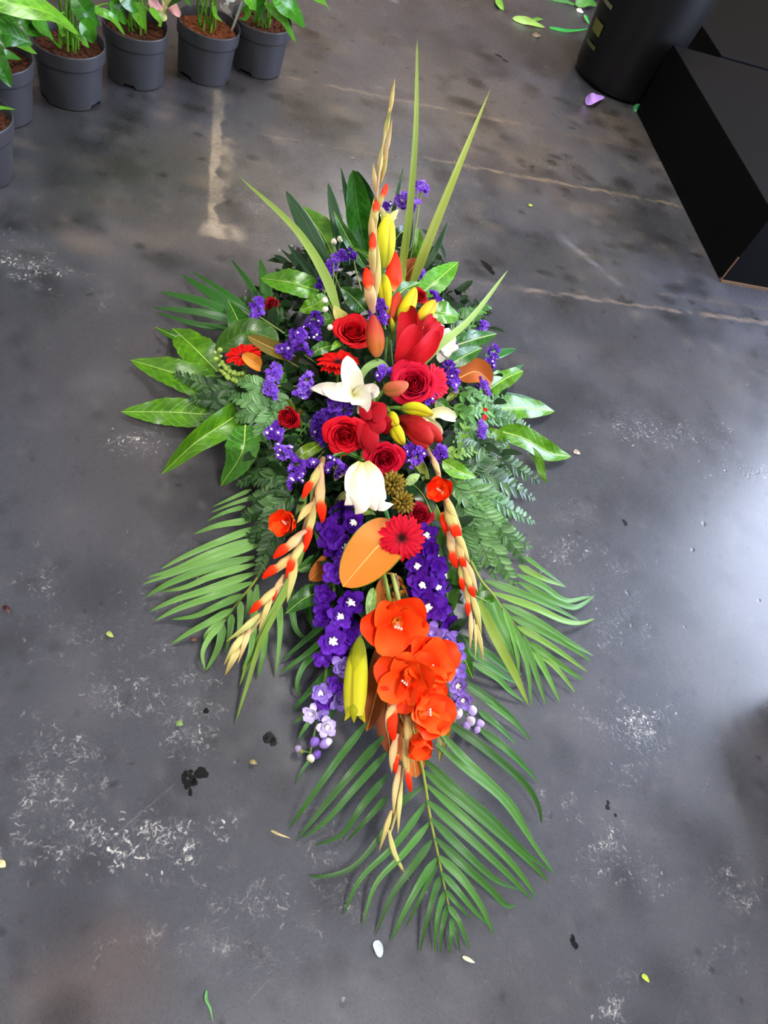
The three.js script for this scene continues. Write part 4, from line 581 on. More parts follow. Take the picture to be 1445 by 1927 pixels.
{
  const t = leaf('torn green leaf with a long drooping lobe at the edge of the flowers', '935,810,0.085 985,825,0.07 1035,852,0.03 1074,859,0.012', 44, 'bright', { wave: 0.2, fold: 0.35 });
  part(t, 'torn_lobe', sheet(framed(path('985,832,0.06 1012,862,0.04 1020,890,0.025 1028,911,0.01'), 16, 0.3), { w: 0.022, prof: TAPER.lance, wave: 0.25, nv: 4 }), leafMat(GREEN.bright));
}
leaf('pale green leaf half covered by fern near the torn leaf', '905,815,0.08 935,835,0.07 958,862,0.04', 44, 'lime', TOOTH);
leaf('yellow-green leaf lying above the open orange floret beside the leafy sprigs', '832,868,0.17 860,886,0.165 896,898,0.14', 30, 'lime', { fold: 0.4, serrate: 9 });
leaf('glossy camellia leaf with a pale rim on the far side', '850,652,0.15 895,638,0.15 934,628,0.11', 34, 'gloss', { rib: '#d8e090' });
leaf('dark camellia leaf below the pale-rimmed one', '842,688,0.17 878,668,0.175 906,655,0.16', 32, 'gloss', { wave: 0.05 });
leaf('upright dark magnolia leaf standing behind the tall gladiolus', '690,480,0.13 676,410,0.24 664,320,0.36', 52, '#4a8a3c', { prof: 'oval', coat: 0.8, rough: 0.2, back: 'bronze' });
leaf('folded dark half of a magnolia leaf against the tall gladiolus stem', '703,470,0.12 697,400,0.22 668,320,0.33', 34, 'dark', { prof: 'oval' });  // other half of the leaf above, its shade put into the colour
leaf('large toothed leaf standing behind the fan palm at the back', '635,500,0.14 605,440,0.17 563,388,0.2', 58, 'bright', { ...TOOTH, wave: 0.08 });
leaf('light green leaf with a pale shine pointing outward above the small white buds', '600,548,0.13 545,532,0.14 491,524,0.1', 46, '#86c046', { ...TOOTH, coat: 0.5, fold: 0.35 });
leaf('lobed light leaf near the small white buds', '615,560,0.155 590,575,0.16 563,585,0.14', 34, 'lime', { wave: 0.4, waves: 3, serrate: 5 });
leaf('camellia leaf standing over the rose at the back', '686,585,0.17 664,560,0.19 640,541,0.21', 40, 'gloss', { coat: 0.6 });
leaf('pale-backed young leaf by the small white buds', '655,608,0.185 640,595,0.2 628,575,0.21', 26, '#c8bc62', { wave: 0.02, map: 'none' });
leaf('small oval leaf above the purple statice by the white buds', '627,598,0.18 610,602,0.18 590,603,0.17', 24, 'bright');
leaf('oval leaf just behind the gerbera nearest the white lily', '625,650,0.175 600,658,0.18 577,671,0.16', 24, 'mid');
leaf('small pointed leaf on top of the gerbera behind the white lily', '640,645,0.19 632,650,0.2 622,660,0.2', 14, 'lime');
leaf('plain dark leaf beneath the far statice sprig', '460,650,0.1 450,610,0.1 430,566,0.09', 44, 'gloss', { wave: 0.04 });
leaf('dark narrow leaf curving behind the lily buds', '688,505,0.16 655,450,0.22 628,398,0.27', 24, 'gloss');
leaf('small curled leaf crossing the tall gladiolus stem', '710,525,0.23 695,485,0.26 655,462,0.25', 12, '#5d9a20', { fold: 0.6 });
leaf('dark curved leaf beside the upright green lily bud', '738,462,0.2 752,440,0.23 771,430,0.22', 24, 'dark', { fold: 0.6 });
leaf('broad light leaf pointing away past the lily buds at the back', '788,556,0.15 825,525,0.17 862,493,0.15', 44, '#78bc34', { ...TOOTH, wave: 0.06 });
leaf('broad leaf standing between two grass blades', '766,495,0.14 782,465,0.18 788,428,0.2', 28, 'bright');
leaf('dark leaf lying over the yellow lily buds', '735,566,0.2 760,545,0.21 790,532,0.2', 26, 'mid', { fold: 0.35 });
leaf('light shiny leaf beside the open red lily', '812,585,0.17 838,590,0.17 867,600,0.13', 42, '#86c046', { coat: 0.7 });
leaf('narrow yellow-green leaf under the open red lily', '760,700,0.18 795,670,0.19 818,640,0.18', 22, '#b0b050');
leaf('dark green magnolia leaf arching over the tilted gerbera', '525,640,0.14 465,626,0.15 405,660,0.1', 52, '#4f7a1c', { prof: 'oval', back: 'bronze', fold: 0.15 });
magnoliaBack('olive-brown folded magnolia leaf next to the tilted gerbera', '548,672,0.14 510,655,0.16 466,633,0.17', 30, '#6a5a1c', { fold: 0.3 });
magnoliaBack('small orange-brown leaf curling over the tilted gerbera', '490,692,0.16 474,680,0.185 456,667,0.19', 26, '#c87a24', { fold: 0.5 });
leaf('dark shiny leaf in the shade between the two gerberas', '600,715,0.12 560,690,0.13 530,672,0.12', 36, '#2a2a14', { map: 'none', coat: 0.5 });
magnoliaBack('brown magnolia leaf on the far side between green leaves', '862,712,0.14 895,700,0.15 925,722,0.12', 46, '#a4521c', { fold: 0.35 });
magnoliaBack('brown magnolia leaf standing by the broad grass blades', '758,528,0.14 772,508,0.17 790,488,0.19', 36, '#9a4a1e');
magnoliaBack('large orange-brown magnolia leaf beneath the crimson gerbera', '748,990,0.165 700,1040,0.18 645,1104,0.16', 92, '#c47222', { fold: 0.18, cup: 0.15, rib: 1 });
magnoliaBack('pointed orange-brown leaf tucked behind the purple delphinium', '650,1035,0.12 615,1065,0.11 582,1092,0.09', 40, '#b05f1c');
magnoliaBack('orange-brown magnolia leaf under the topmost open gladiolus floret', '745,1080,0.12 728,1120,0.13 712,1180,0.11', 48, '#bf6f28');
magnoliaBack('narrow brown leaf edge between gladiolus and delphinium', '742,1090,0.12 752,1115,0.13 775,1185,0.1', 26, '#b5641e');
magnoliaBack('long dark brown magnolia leaf with a yellow rim beside the green lily bud', '728,1200,0.09 712,1290,0.085 690,1376,0.05', 46, '#8a4416', { front: '#b0a83a', roll: 0.3 });
magnoliaBack('brown magnolia leaf under the gladiolus buds above the large palm frond', '745,1330,0.06 770,1390,0.06 783,1464,0.05', 62, '#c06a2a');
magnoliaBack('brown magnolia leaf beneath the open gladiolus florets, mostly hidden', '735,1290,0.07 728,1350,0.065 735,1420,0.05', 46, '#7a3a16');
leaf('olive magnolia leaf standing out beside the lowest orange florets', '828,1310,0.07 835,1370,0.075 826,1433,0.06', 28, '#75741c', { map: 'none', back: 'bronze' });
leaf('thin dark leaf edge beside the paler end of the delphinium', '824,1255,0.08 838,1310,0.08 857,1359,0.06', 16, '#4a4416', { map: 'none' });
leaf('large green magnolia leaf between the purple delphinium and the red gladiolus', '808,990,0.13 838,1060,0.135 843,1162,0.08', 56, '#4f7a26', { prof: 'oval', coat: 0.7, rough: 0.2, wave: 0.05, back: 'bronze' });
leaf('dark rounded leaf behind the open floret of the red gladiolus', '812,965,0.17 795,930,0.17 770,905,0.16', 38, 'dark', { prof: 'oval', map: 'none' });
leaf('pale narrow leaf hanging beneath the orange-brown magnolia leaf', '702,1106,0.15 697,1145,0.15 699,1190,0.14', 20, '#c6d6a8', { fold: 0.3, wave: 0.02 });
leaf('pale folded leaf beside the brown seed heads', '764,912,0.19 778,900,0.2 790,893,0.2', 18, '#dbe0c8', { fold: 0.3 });
leaf('mint-like green leaf beside the dark delphinium, upper of two', '612,1053,0.09 585,1062,0.085 558,1076,0.07', 28, '#4a8434', { serrate: 9 });
leaf('mint-like green leaf beside the dark delphinium, lower of two', '612,1112,0.09 575,1125,0.085 538,1154,0.06', 38, '#3f7c2e', { serrate: 9 });
leaf('small green leaf behind the closed tip of the red gladiolus', '888,1118,0.06 912,1130,0.06 941,1144,0.04', 30, 'mid', { serrate: 9 });
leaf('dark leaf beside the paler delphinium flowers', '862,1212,0.07 876,1245,0.065 889,1276,0.03', 24, 'mid', { serrate: 9 });
leaf('pale olive leaf under the statice by the rose at the centre', '655,885,0.18 640,888,0.185 629,905,0.17', 22, '#b0b468', { map: 'none' });
leaf('dark narrow leaf arching under the rose at the centre', '680,862,0.19 650,850,0.2 620,862,0.19', 14, '#4a8434');
leaf('olive leaf above the white bell lily', '698,885,0.19 685,870,0.2 674,858,0.19', 18, '#8f9a34');
leaf('olive leaf behind the closed-bud gladiolus stem', '605,835,0.16 570,855,0.16 546,880,0.13', 26, '#8d9a2c', { prof: 'oval' });
leaf('thin olive leaf beside the white bell lily', '652,925,0.16 640,940,0.155 624,958,0.14', 14, '#8f8a48', { map: 'none' });
leaf('small olive leaf inside the mouth of the white bell lily', '676,966,0.16 692,962,0.165 706,968,0.15', 14, '#a8b42c');
leaf('small round leaf beside the yellow-green lily bud tip', '818,765,0.18 832,762,0.185 842,775,0.17', 24, 'mid', { prof: 'oval' });
leaf('small olive leaf pointing up beside the brown magnolia leaf', '840,755,0.16 853,742,0.17 868,728,0.16', 12, '#a8a030');
leaf('narrow green leaf beside the green lily bud stem', '665,1150,0.1 668,1180,0.1 663,1215,0.09', 14, 'mid');

// ---------- grass blades and straps ----------
strap('tallest thin grass blade standing straight up at the back', '752,530,0.14 768,420,0.28 782,250,0.45 785,72,0.58', 17, '#a2b858', { prof: 'leaflet' });
strap('broad yellow-green grass blade leaning away at the back', '772,545,0.15 800,470,0.24 850,345,0.36 923,167,0.5', 19, '#a8b44a');
strap('curved yellow-green grass blade leaning out over the grey floor', '637,590,0.2 612,520,0.21 560,436,0.22 450,332,0.2', 20, '#9fb85c');
strap('pale grass blade reaching past the red lily towards the plain floor', '770,705,0.2 820,655,0.23 880,605,0.25 956,508,0.27', 20, '#a0bc62', { prof: 'leaflet' });
strap('flat grass blade standing behind the yellow lily buds', '750,590,0.17 757,520,0.21 768,430,0.3', 15, '#9aa83c');
strap('short yellowish blade hidden between lily buds', '738,570,0.17 752,540,0.2 765,505,0.21', 15, '#a8b048');
strap('folded-over pale strap leaf looped beside the white lily', '736,705,0.2 715,684,0.225 690,694,0.225 678,718,0.21 686,742,0.2', 20, '#9aba72', { roll: 0.5 });
strap('pleated strap leaf running down beneath the red gladiolus', '775,850,0.17 795,885,0.16 808,930,0.14', 22, '#a3b040', { pleat: 0.1 });
strap('pleated strap leaf showing between red gladiolus and magnolia leaf', '815,950,0.12 825,1000,0.11 832,1050,0.09', 24, '#8fa83a', { pleat: 0.1 });
strap('grass blade under the closed-bud gladiolus, shorter of two', '572,1030,0.08 545,1095,0.07 505,1170,0.05 468,1245,0.02 450,1292,0.008', 16, '#8fae48');
strap('grass blade trailing on the floor past the closed-bud gladiolus', '530,1130,0.06 490,1210,0.05 465,1290,0.03 443,1360,0.006', 12, '#8aa844', { prof: 'leaflet' });
strap('broad yellow-green blade lying over the side palm frond', '900,1130,0.07 935,1205,0.065 970,1272,0.03 996,1330,0.006', 20, '#93ac3c');
strap('strap leaf beside the closed-bud gladiolus stem near the dark delphinium', '592,905,0.13 590,960,0.11 600,1035,0.08', 15, '#7fa048');
strap('strap leaf tucked beneath the statice by the closed-bud gladiolus', '575,925,0.12 563,965,0.11 555,1000,0.09', 16, '#8fac50');

// ---------- leatherleaf ferns ----------
const FERN = ['#355f2c', '#2a5024', '#4a7840', '#65955a'];  // the palest tone has leaf highlights put into the colour
for (const [label, text, w, k, count] of [
  ['fern frond nearest the open floret in the side fan', '850,915,0.13 885,950,0.11 930,985,0.07', 95, 3, 8], ['fern frond under the pale frond by the red gladiolus buds', '862,960,0.1 905,1010,0.085 960,1065,0.05', 95, 2, 8], ['fern frond filling the gap by the shiny frond', '890,945,0.1 945,1000,0.08 990,1060,0.04', 95, 2, 8],
  ['dark fern frond low between the two dark ones', '880,865,0.11 930,885,0.1 985,925,0.06', 95, 1, 8], ['dark fern frond at the root of the side fan', '845,870,0.13 880,890,0.12 930,880,0.09', 90, 1, 7], ['small fern frond hugging the red gladiolus stem low down', '868,985,0.11 880,1030,0.1 905,1075,0.06', 80, 3, 7],
  ['dark fern frond between the pale palm and the violet statice', '550,900,0.13 515,925,0.1 470,940,0.06', 95, 0, 8], ['dark fern frond just under the violet statice', '545,880,0.13 500,900,0.11 460,890,0.07', 90, 1, 8], ['low fern frond behind the open floret of the closed-bud gladiolus', '535,950,0.1 500,985,0.09 470,1035,0.05', 85, 0, 8],
  ['mid-green fern frond beside the shaded fern tips', '520,790,0.14 480,815,0.12 455,850,0.08', 80, 2, 7], ['mid-green fern frond above the small red rose', '550,750,0.15 515,760,0.15 480,765,0.13', 80, 2, 7], ['dark fern frond over the toothed leaf ends', '470,735,0.11 420,735,0.1 370,745,0.07', 80, 1, 8],
  ['dark fern frond pointing at the picture edge between toothed leaves', '460,765,0.1 405,755,0.085 355,750,0.06', 80, 1, 8], ['fern frond under the twig below the far statice', '860,740,0.14 900,755,0.13 945,775,0.09', 85, 3, 7], ['fern frond beside the leafy twig and red petals', '850,785,0.14 900,790,0.13 960,790,0.08', 85, 3, 8],
  ['dark fern frond pointing at the drooping leaf lobe', '880,840,0.12 945,865,0.1 1016,908,0.04', 120, 1, 8], ['dark fern frond below the drooping leaf lobe', '875,880,0.12 940,905,0.1 1009,940,0.03', 120, 1, 8],
  ['fern frond in the middle of the side fan of ferns', '870,910,0.12 935,945,0.1 1008,984,0.03', 120, 2, 8], ['fern frond reaching over the side palm frond', '865,930,0.11 930,985,0.09 1001,1032,0.03', 120, 3, 8],
  ['shiny fern frond whose tip crosses the side palm leaflets', '870,950,0.1 925,1030,0.09 975,1110,0.04', 110, 3, 9], ['pale fern frond next to the red gladiolus buds', '862,930,0.11 895,1000,0.1 935,1092,0.05', 105, 3, 9],
  ['short fern frond against the red gladiolus stem', '862,900,0.12 870,950,0.12 885,1030,0.08', 100, 3, 8], ['small pale fern frond beside the open orange floret', '845,895,0.14 868,930,0.14 900,950,0.12', 90, 3, 6],
  ['upright dark fern frond beside the pale half-covered leaf', '880,890,0.12 920,855,0.12 960,826,0.08', 90, 1, 7], ['feathery fern frond crossing the wide curled leaf', '880,775,0.13 940,785,0.11 1004,810,0.05', 90, 2, 8],
  ['fern frond lying over the base of the wide curled leaf', '870,790,0.14 905,760,0.13 955,745,0.09', 80, 3, 7], ['fern frond just under the red petals on the far side', '850,800,0.15 885,810,0.14 935,822,0.1', 90, 2, 7],
  ['dark fern frond between statice and the pale half-covered leaf', '850,835,0.15 890,845,0.13 935,850,0.1', 90, 1, 7],
  ['pale fern frond tip beside the tilted gerbera', '505,735,0.16 475,722,0.16 440,717,0.13', 70, 3, 6], ['grey-green fern frond pointing across the toothed leaves', '510,770,0.15 470,755,0.15 425,744,0.11', 80, 3, 7],
  ['fern frond pointing at the longest toothed leaf', '515,775,0.14 475,780,0.14 436,790,0.1', 80, 3, 7], ['broad grey-green fern frond over the base of the glossy short leaf', '520,770,0.15 498,800,0.15 485,840,0.12', 85, 3, 7],
  ['dark fern frond lying across the wavy toothed leaf', '455,745,0.1 390,725,0.085 325,703,0.06', 85, 1, 8], ['dark fern frond lying across the longest toothed leaf', '465,755,0.1 420,770,0.085 380,800,0.06', 85, 1, 8],
  ['dark fern frond hanging over the glossy short leaf edge', '500,790,0.12 455,780,0.1 412,808,0.07', 75, 1, 7], ['dark fern frond below the glossy short leaf', '545,855,0.13 505,880,0.11 446,912,0.05', 105, 0, 8],
  ['fern frond just above the tips of the pale palm frond', '555,930,0.12 510,955,0.1 455,973,0.05', 110, 0, 8], ['fern frond resting on the pale palm frond', '545,965,0.11 510,990,0.1 463,1010,0.06', 90, 0, 8],
  ['fern frond hanging down beside the open floret of the closed-bud gladiolus', '530,985,0.1 505,1025,0.09 484,1084,0.06', 80, 1, 8], ['dark fern frond between the glossy short leaf and the violet statice', '550,845,0.14 515,845,0.13 470,862,0.09', 100, 1, 7],
  ['fern frond under the small red rose with sepals', '560,830,0.15 535,835,0.14 500,830,0.12', 80, 2, 6], ['fern frond behind the far statice beside the grass blade', '865,600,0.14 890,590,0.13 925,575,0.09', 80, 2, 6], ['fern frond along the far edge near the pale grass blade', '845,620,0.15 880,620,0.14 915,600,0.1', 80, 1, 6],
  ['fern frond beneath the tilted gerbera at its stem side', '480,645,0.12 440,690,0.12 405,720,0.08', 70, 0, 6], ['fern frond in the shade behind the far statice sprig', '540,600,0.12 500,580,0.11 450,560,0.08', 80, 1, 6]]) fern(label, text, w, FERN[k], { count });
// ---------- twigs ----------
sprig('leafy twig with pale oval leaves below the far statice', '845,765,0.17 880,780,0.165 915,775,0.13', 16, 22, '#5f9a50', { alt: '#86b86c' });
sprig('yellow-green leafy twig beside the violet statice above the orange floret', '845,875,0.17 865,830,0.17 880,790,0.15', 15, 17, '#8cb63c', { alt: '#6a9a30' });
sprig('leafy twig lying over the yellow-green leaf', '835,850,0.18 865,855,0.175 890,850,0.15', 14, 14, '#8aae3a', { alt: '#a8c050' });
sprig('pale leafy twig in the side fan of ferns', '850,900,0.15 890,935,0.13 925,965,0.1', 16, 18, '#7aa874', { alt: '#94bc88' });
sprig('leafy twig below the violet statice by the open red lily', '845,720,0.16 870,745,0.16 905,745,0.13', 14, 17, '#5a9440', { alt: '#7aac54' });
sprig('dark leafy twig above the glossy short leaf', '545,740,0.14 530,715,0.15 520,690,0.14', 14, 16, '#3f7a34', { alt: '#569446' });
sprig('leafy twig beside the red rose with sepals', '585,790,0.15 560,825,0.15 545,860,0.13', 14, 15, '#3f7a2c', { alt: '#5a9440' });
sprig('leafy twig behind the pale grass blade', '870,640,0.16 895,600,0.15 912,575,0.12', 14, 17, '#4a8a44', { alt: '#6aa860' });
sprig('twig of chunky pale green buds beside the tilted gerbera', '450,715,0.14 425,700,0.14 408,662,0.12', 14, 11, '#a6bc5c', { name: 'bud_twig', berry: true });
sprig('twig of fleshy pale green buds under the tilted gerbera', '470,705,0.14 445,710,0.14 420,695,0.13', 14, 12, '#9cb654', { name: 'bud_twig', berry: true });
{
  const t = thing('white_bud_spray', 'spray of tiny cream buds on thin stalks beside the oval leaf', 'flower bud', one('625,605,0.2'));
  for (const s of ['611,565', '612,582', '621,616', '640,450', '630,435', '628,455']) { const c = one(s + (s.endsWith('0') || s.endsWith('5') && s[0] === '6' && s[4] === '4' ? ',0.2' : ',0.215')), b = part(t, 'bud', ball(c, pxw(c, 5.5), seedNo++, 1.1, 2), petalMat('#f2ead8', { plain: 1 })); part(b, 'bud_stalk', tube([c, one('626,600,0.19')], 0.0008, 0.0008, 4, 5), STEM); }
}
for (const [label, where, rp, n] of [['brown seed head of stubby pods beside the white bell lily, upper of two', '740,910,0.215', 26, 34], ['brown seed head of stubby pods above the crimson gerbera, lower of two', '759,945,0.205', 24, 32]]) {
  const c = one(where), R = pxw(c, rp), A = facing(c), r = rng(60 + n), t = thing('seed_head', label, 'seed head', c.clone());
  for (let k = 0; k < n; k++) { const z = 1 - k / n * 1.15, a = k * 2.399, [U, W] = around(A), d = A.clone().multiplyScalar(z).addScaledVector(U, Math.cos(a) * Math.sqrt(1 - z * z)).addScaledVector(W, Math.sin(a) * Math.sqrt(1 - z * z)).normalize(); part(t, 'pod', spindle(arched(c.clone().addScaledVector(d, R * 0.3), d, A, R * 0.72, 0.2, 6), (u) => R * 0.12 * Math.pow(Math.sin(Math.PI * clamp(0.1 + 0.85 * u)), 0.5), { ns: 7, color: ramp([0, '#7a5a28'], [0.6, '#a08a34'], [1, '#6e5a20']) }), tinted); }
  part(t, 'stem', tube([c, c.clone().addScaledVector(A, -0.05), V(c.x, 0.08, c.z - 0.05)], 0.002, 0.003, 8, 6), STEM);
}

// ---------- statice ----------
for (const [label, text, w, o] of [
  ['upright violet statice at the far edge beside the dark rose', '484,563,0.14 483,612,0.13', 17, {}], ['violet statice tip beside the olive-brown magnolia leaf', '528,650,0.165 544,660,0.16 536,672,0.155', 22, { white: 0.14 }],
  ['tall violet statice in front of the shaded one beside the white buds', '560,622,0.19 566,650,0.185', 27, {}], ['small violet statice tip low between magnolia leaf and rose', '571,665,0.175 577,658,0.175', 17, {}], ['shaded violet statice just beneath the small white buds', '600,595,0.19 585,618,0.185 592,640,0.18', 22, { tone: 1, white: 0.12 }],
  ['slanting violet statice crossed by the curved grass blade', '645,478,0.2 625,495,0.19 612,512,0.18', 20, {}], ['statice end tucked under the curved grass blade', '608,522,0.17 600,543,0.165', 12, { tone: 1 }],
  ['violet statice between fern tips above the glossy short leaf', '517,690,0.18 512,720,0.18 510,745,0.17', 22, { tone: 2 }], ['curled violet statice behind the white lily petal tip', '576,705,0.185 574,732,0.185 560,745,0.175', 18, { tone: 2 }],
  ['violet statice below the small rose with sepals', '522,800,0.175 515,825,0.165', 26, { white: 0.16 }], ['pale lilac statice turned sideways below the small rose', '522,848,0.165 538,853,0.17 552,852,0.165', 16, { tone: 2, white: 0.25 }],
  ['violet statice above the fern next to the closed-bud gladiolus', '563,872,0.16 556,892,0.155 560,912,0.15', 28, { white: 0.1 }], ['little violet statice against the closed-bud gladiolus stem', '582,866,0.165 594,876,0.165', 12, { white: 0.12 }],
  ['curved violet statice under the rose beside the white bell lily', '619,868,0.19 632,882,0.19 652,887,0.185', 18, { white: 0.1 }], ['broad violet statice directly beneath the white open lily', '620,757,0.215 640,766,0.215 658,764,0.21', 28, { white: 0.01 }],
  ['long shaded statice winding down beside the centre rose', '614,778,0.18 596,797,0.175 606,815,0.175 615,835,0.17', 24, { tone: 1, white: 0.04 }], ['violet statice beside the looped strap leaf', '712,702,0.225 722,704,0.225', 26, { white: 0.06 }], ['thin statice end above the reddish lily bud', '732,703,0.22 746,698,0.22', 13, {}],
  ['large curved violet statice beside the brown magnolia leaf', '842,688,0.19 851,708,0.185 845,732,0.18', 24, { white: 0.06 }], ['white-dotted statice over the gerbera behind the rose', '808,735,0.225 798,758,0.215', 22, { white: 0.22 }],
  ['violet statice beside the twig above the open orange floret', '818,846,0.19 832,860,0.185', 32, { white: 0.05 }], ['forked violet statice below the half-closed red lily', '764,842,0.21 775,856,0.205 772,882,0.2', 26, { white: 0.1 }], ['violet statice end hooking off the forked one', '785,846,0.21 794,852,0.205', 12, {}],
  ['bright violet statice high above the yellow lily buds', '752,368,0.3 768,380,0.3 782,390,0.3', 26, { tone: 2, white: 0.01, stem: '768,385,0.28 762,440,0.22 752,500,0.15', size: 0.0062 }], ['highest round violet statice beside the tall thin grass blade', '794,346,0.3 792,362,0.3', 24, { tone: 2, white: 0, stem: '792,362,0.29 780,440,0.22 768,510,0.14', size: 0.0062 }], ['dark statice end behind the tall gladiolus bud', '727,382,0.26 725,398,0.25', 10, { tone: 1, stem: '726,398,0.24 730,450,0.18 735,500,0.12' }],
  ['violet statice behind the tall red lily bud', '706,570,0.235 714,585,0.23 712,612,0.225', 30, { white: 0.02 }], ['violet statice at the far rim beside the light shiny leaf', '815,560,0.17 830,562,0.165', 20, { white: 0.05 }], ['tiny statice beside the broad light leaf at the back', '788,512,0.18 792,520,0.175', 14, { tone: 2 }],
  ['statice tip near the pale grass blade at the far rim', '900,612,0.14 915,616,0.13', 18, { tone: 2 }], ['upright statice beyond the camellia leaves', '929,655,0.13 926,672,0.125 918,688,0.12', 17, { white: 0.03 }], ['statice beside the white blossom near the red lily', '852,648,0.17 853,662,0.165', 12, { tone: 2 }],
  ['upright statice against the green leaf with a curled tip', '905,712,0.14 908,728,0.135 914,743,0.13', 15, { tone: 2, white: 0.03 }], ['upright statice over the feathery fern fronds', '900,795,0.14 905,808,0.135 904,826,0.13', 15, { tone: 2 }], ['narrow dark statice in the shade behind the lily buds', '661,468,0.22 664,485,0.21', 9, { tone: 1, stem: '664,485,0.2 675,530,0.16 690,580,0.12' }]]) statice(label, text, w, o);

// ---------- roses and gerberas ----------
rose('fully open red rose at the centre beside the drooping red lily', '651,821,0.23', 36, '#cc081f', { tilt: [0.1, -0.3], hex2: '#d60c26' });
rose('open crimson rose just above the white bell lily', '724,866,0.225', 33, '#c80830', { tilt: [0.1, -0.3], hex2: '#bc062a' });
rose('small red rose with green sepals standing out over the ferns', '541,786,0.19', 30, '#b0061a', { tilt: [-0.75, -0.35], open: 0.72, sepal: 1.15, petals: 18 });
rose('large crimson rose beside the reddish lily bud', '776,721,0.235', 40, '#c00a30', { tilt: [-0.1, 0.3], hex2: '#cc1038' });
rose('scarlet rose at the back beside the tall red lily bud', '664,621,0.215', 34, '#bf0614', { tilt: [0.15, 0.65], hex2: '#c80a18' });
rose('dark crimson rose half hidden behind the crimson gerbera', '792,967,0.175', 30, '#a00626', { tilt: [0.6, 0.5], open: 0.85, petals: 16 });
rose('dark red rose in the shade at the far side beside fan palm segments', '510,571,0.13', 19, '#8a0418', { tilt: [-0.4, 0.5], open: 0.7, petals: 14 });
rose('dark red rose behind the yellow lily buds', '790,556,0.19', 19, '#a80418', { tilt: [0.3, 0.6], open: 0.8, petals: 14 });
gerbera('crimson gerbera facing up over the orange-brown magnolia leaf', '756,1012,0.205', 46, '#d8042c', { tilt: [0, -0.05], hex2: '#c80428' });
gerbera('scarlet gerbera tilted back behind the white open lily', '636,684,0.205', 42, '#e00a06', { tilt: [0.0, 1.3], cone: 0.3, hex2: '#c80604' });
gerbera('scarlet gerbera tilted sideways among the leaves at the far side', '458,672,0.16', 36, '#dc0a04', { tilt: [-0.2, 1.1], cone: 0.35, hex2: '#c40604' });
gerbera('crimson gerbera edge-on behind the large crimson rose', '812,722,0.2', 40, '#d4042e', { tilt: [0.75, 0.1], cone: 0.25 });
{
  const t = thing('red_blossom', 'few small red petals showing through the fern fronds', 'flower', one('900,772,0.14'));
  for (const s of ['894,766,0.14 904,770,0.15|9', '908,768,0.14 918,774,0.145|6', '913,780,0.14 911,792,0.14|8', '892,745,0.13 902,747,0.135|7', '915,722,0.13 918,745,0.13|8']) { const [x, w] = s.split('|'); part(t, 'petal', sheet(framed(path(x), 8), { w: pxw(t.position, +w), prof: TAPER.oval, cup: 0.4, nv: 4 }), petalMat('#e01818', { plain: 1 })); }
}
{
  const c = one('830,648,0.175'), t = thing('white_blossom', 'ruffled white blossom half hidden by the pale grass blade', 'flower', c.clone()), A = facing(c, [0.5, 0.2]), [U, W] = around(A), r = rng(17), R = pxw(c, 30);
  for (let k = 0; k < 16; k++) { const a = k * 2.399, q = 0.2 + 0.8 * k / 16, d = U.clone().multiplyScalar(Math.cos(a) * q).addScaledVector(W, Math.sin(a) * q * 1.2).addScaledVector(A, 1.1 - q).normalize(); part(t, 'petal', sheet(arched(c.clone().addScaledVector(d, R * 0.2 * q), d, A, R * (0.8 + 0.4 * q), -0.5, 8), { w: R * 0.8, prof: TAPER.round, ruffle: 0.14, wave: 0.2, nv: 8, phase: k }), petalMat('#f6f0e4', { plain: 1 })); }
}

// ---------- lilies ----------
const RED = [[0, '#c84a2c'], [0.15, '#c01822'], [0.7, '#b40c1c'], [1, '#a20a18']], WHITE = [[0, '#dcd890'], [0.2, '#f0ecd4'], [1, '#fbf8f0']];
const redLily = lily('open red lily leaning back beside the pale grass blade', ['754,700,0.2 766,650,0.235 771,600,0.25 768,580,0.25|40|-0.5', '756,700,0.2 790,655,0.235 803,620,0.25 815,596,0.24|38|0.5', '757,700,0.21 795,660,0.25 812,632,0.26 830,611,0.25|36|0.4', '753,700,0.21 762,665,0.255 775,635,0.27 786,614,0.27|38|-0.2', '757,702,0.21 785,672,0.26 805,650,0.275 820,622,0.27|36|0.2', '754,700,0.2 776,650,0.225 790,615,0.235 800,590,0.23|36|0'], RED, { cup: 0.5, stem: '735,760,0.12 742,725,0.16 755,700,0.2', stamens: ['775,660,0.24 790,632,0.26 798,611,0.265', '778,660,0.24 785,635,0.255 789,617,0.26'] });
part(redLily, 'stem', tube(path('738,700,0.15 735,665,0.185 733,640,0.2'), 0.0045, 0.004, 8, 8), STEM); part(redLily, 'stem', tube(path('724,694,0.15 726,660,0.18 728,635,0.19'), 0.003, 0.003, 8, 8), STEM);
lily('white lily with three long petals open over the violet statice', ['670,748,0.23 662,720,0.265 657,695,0.285 654,669,0.285|42|0.1', '672,748,0.225 645,740,0.25 615,732,0.25 584,731,0.23|32|-0.3', '668,746,0.24 688,736,0.262 700,738,0.255 697,752,0.235|34|0.6', '666,742,0.24 680,752,0.265 682,764,0.26 672,775,0.235|40|0.3', '664,742,0.245 650,740,0.258 630,740,0.255 606,730,0.245|40|0.1'], WHITE, { cup: 0.35, wave: 0.1, prof: 'spear', stem: '700,790,0.12 690,765,0.18 670,748,0.23' });
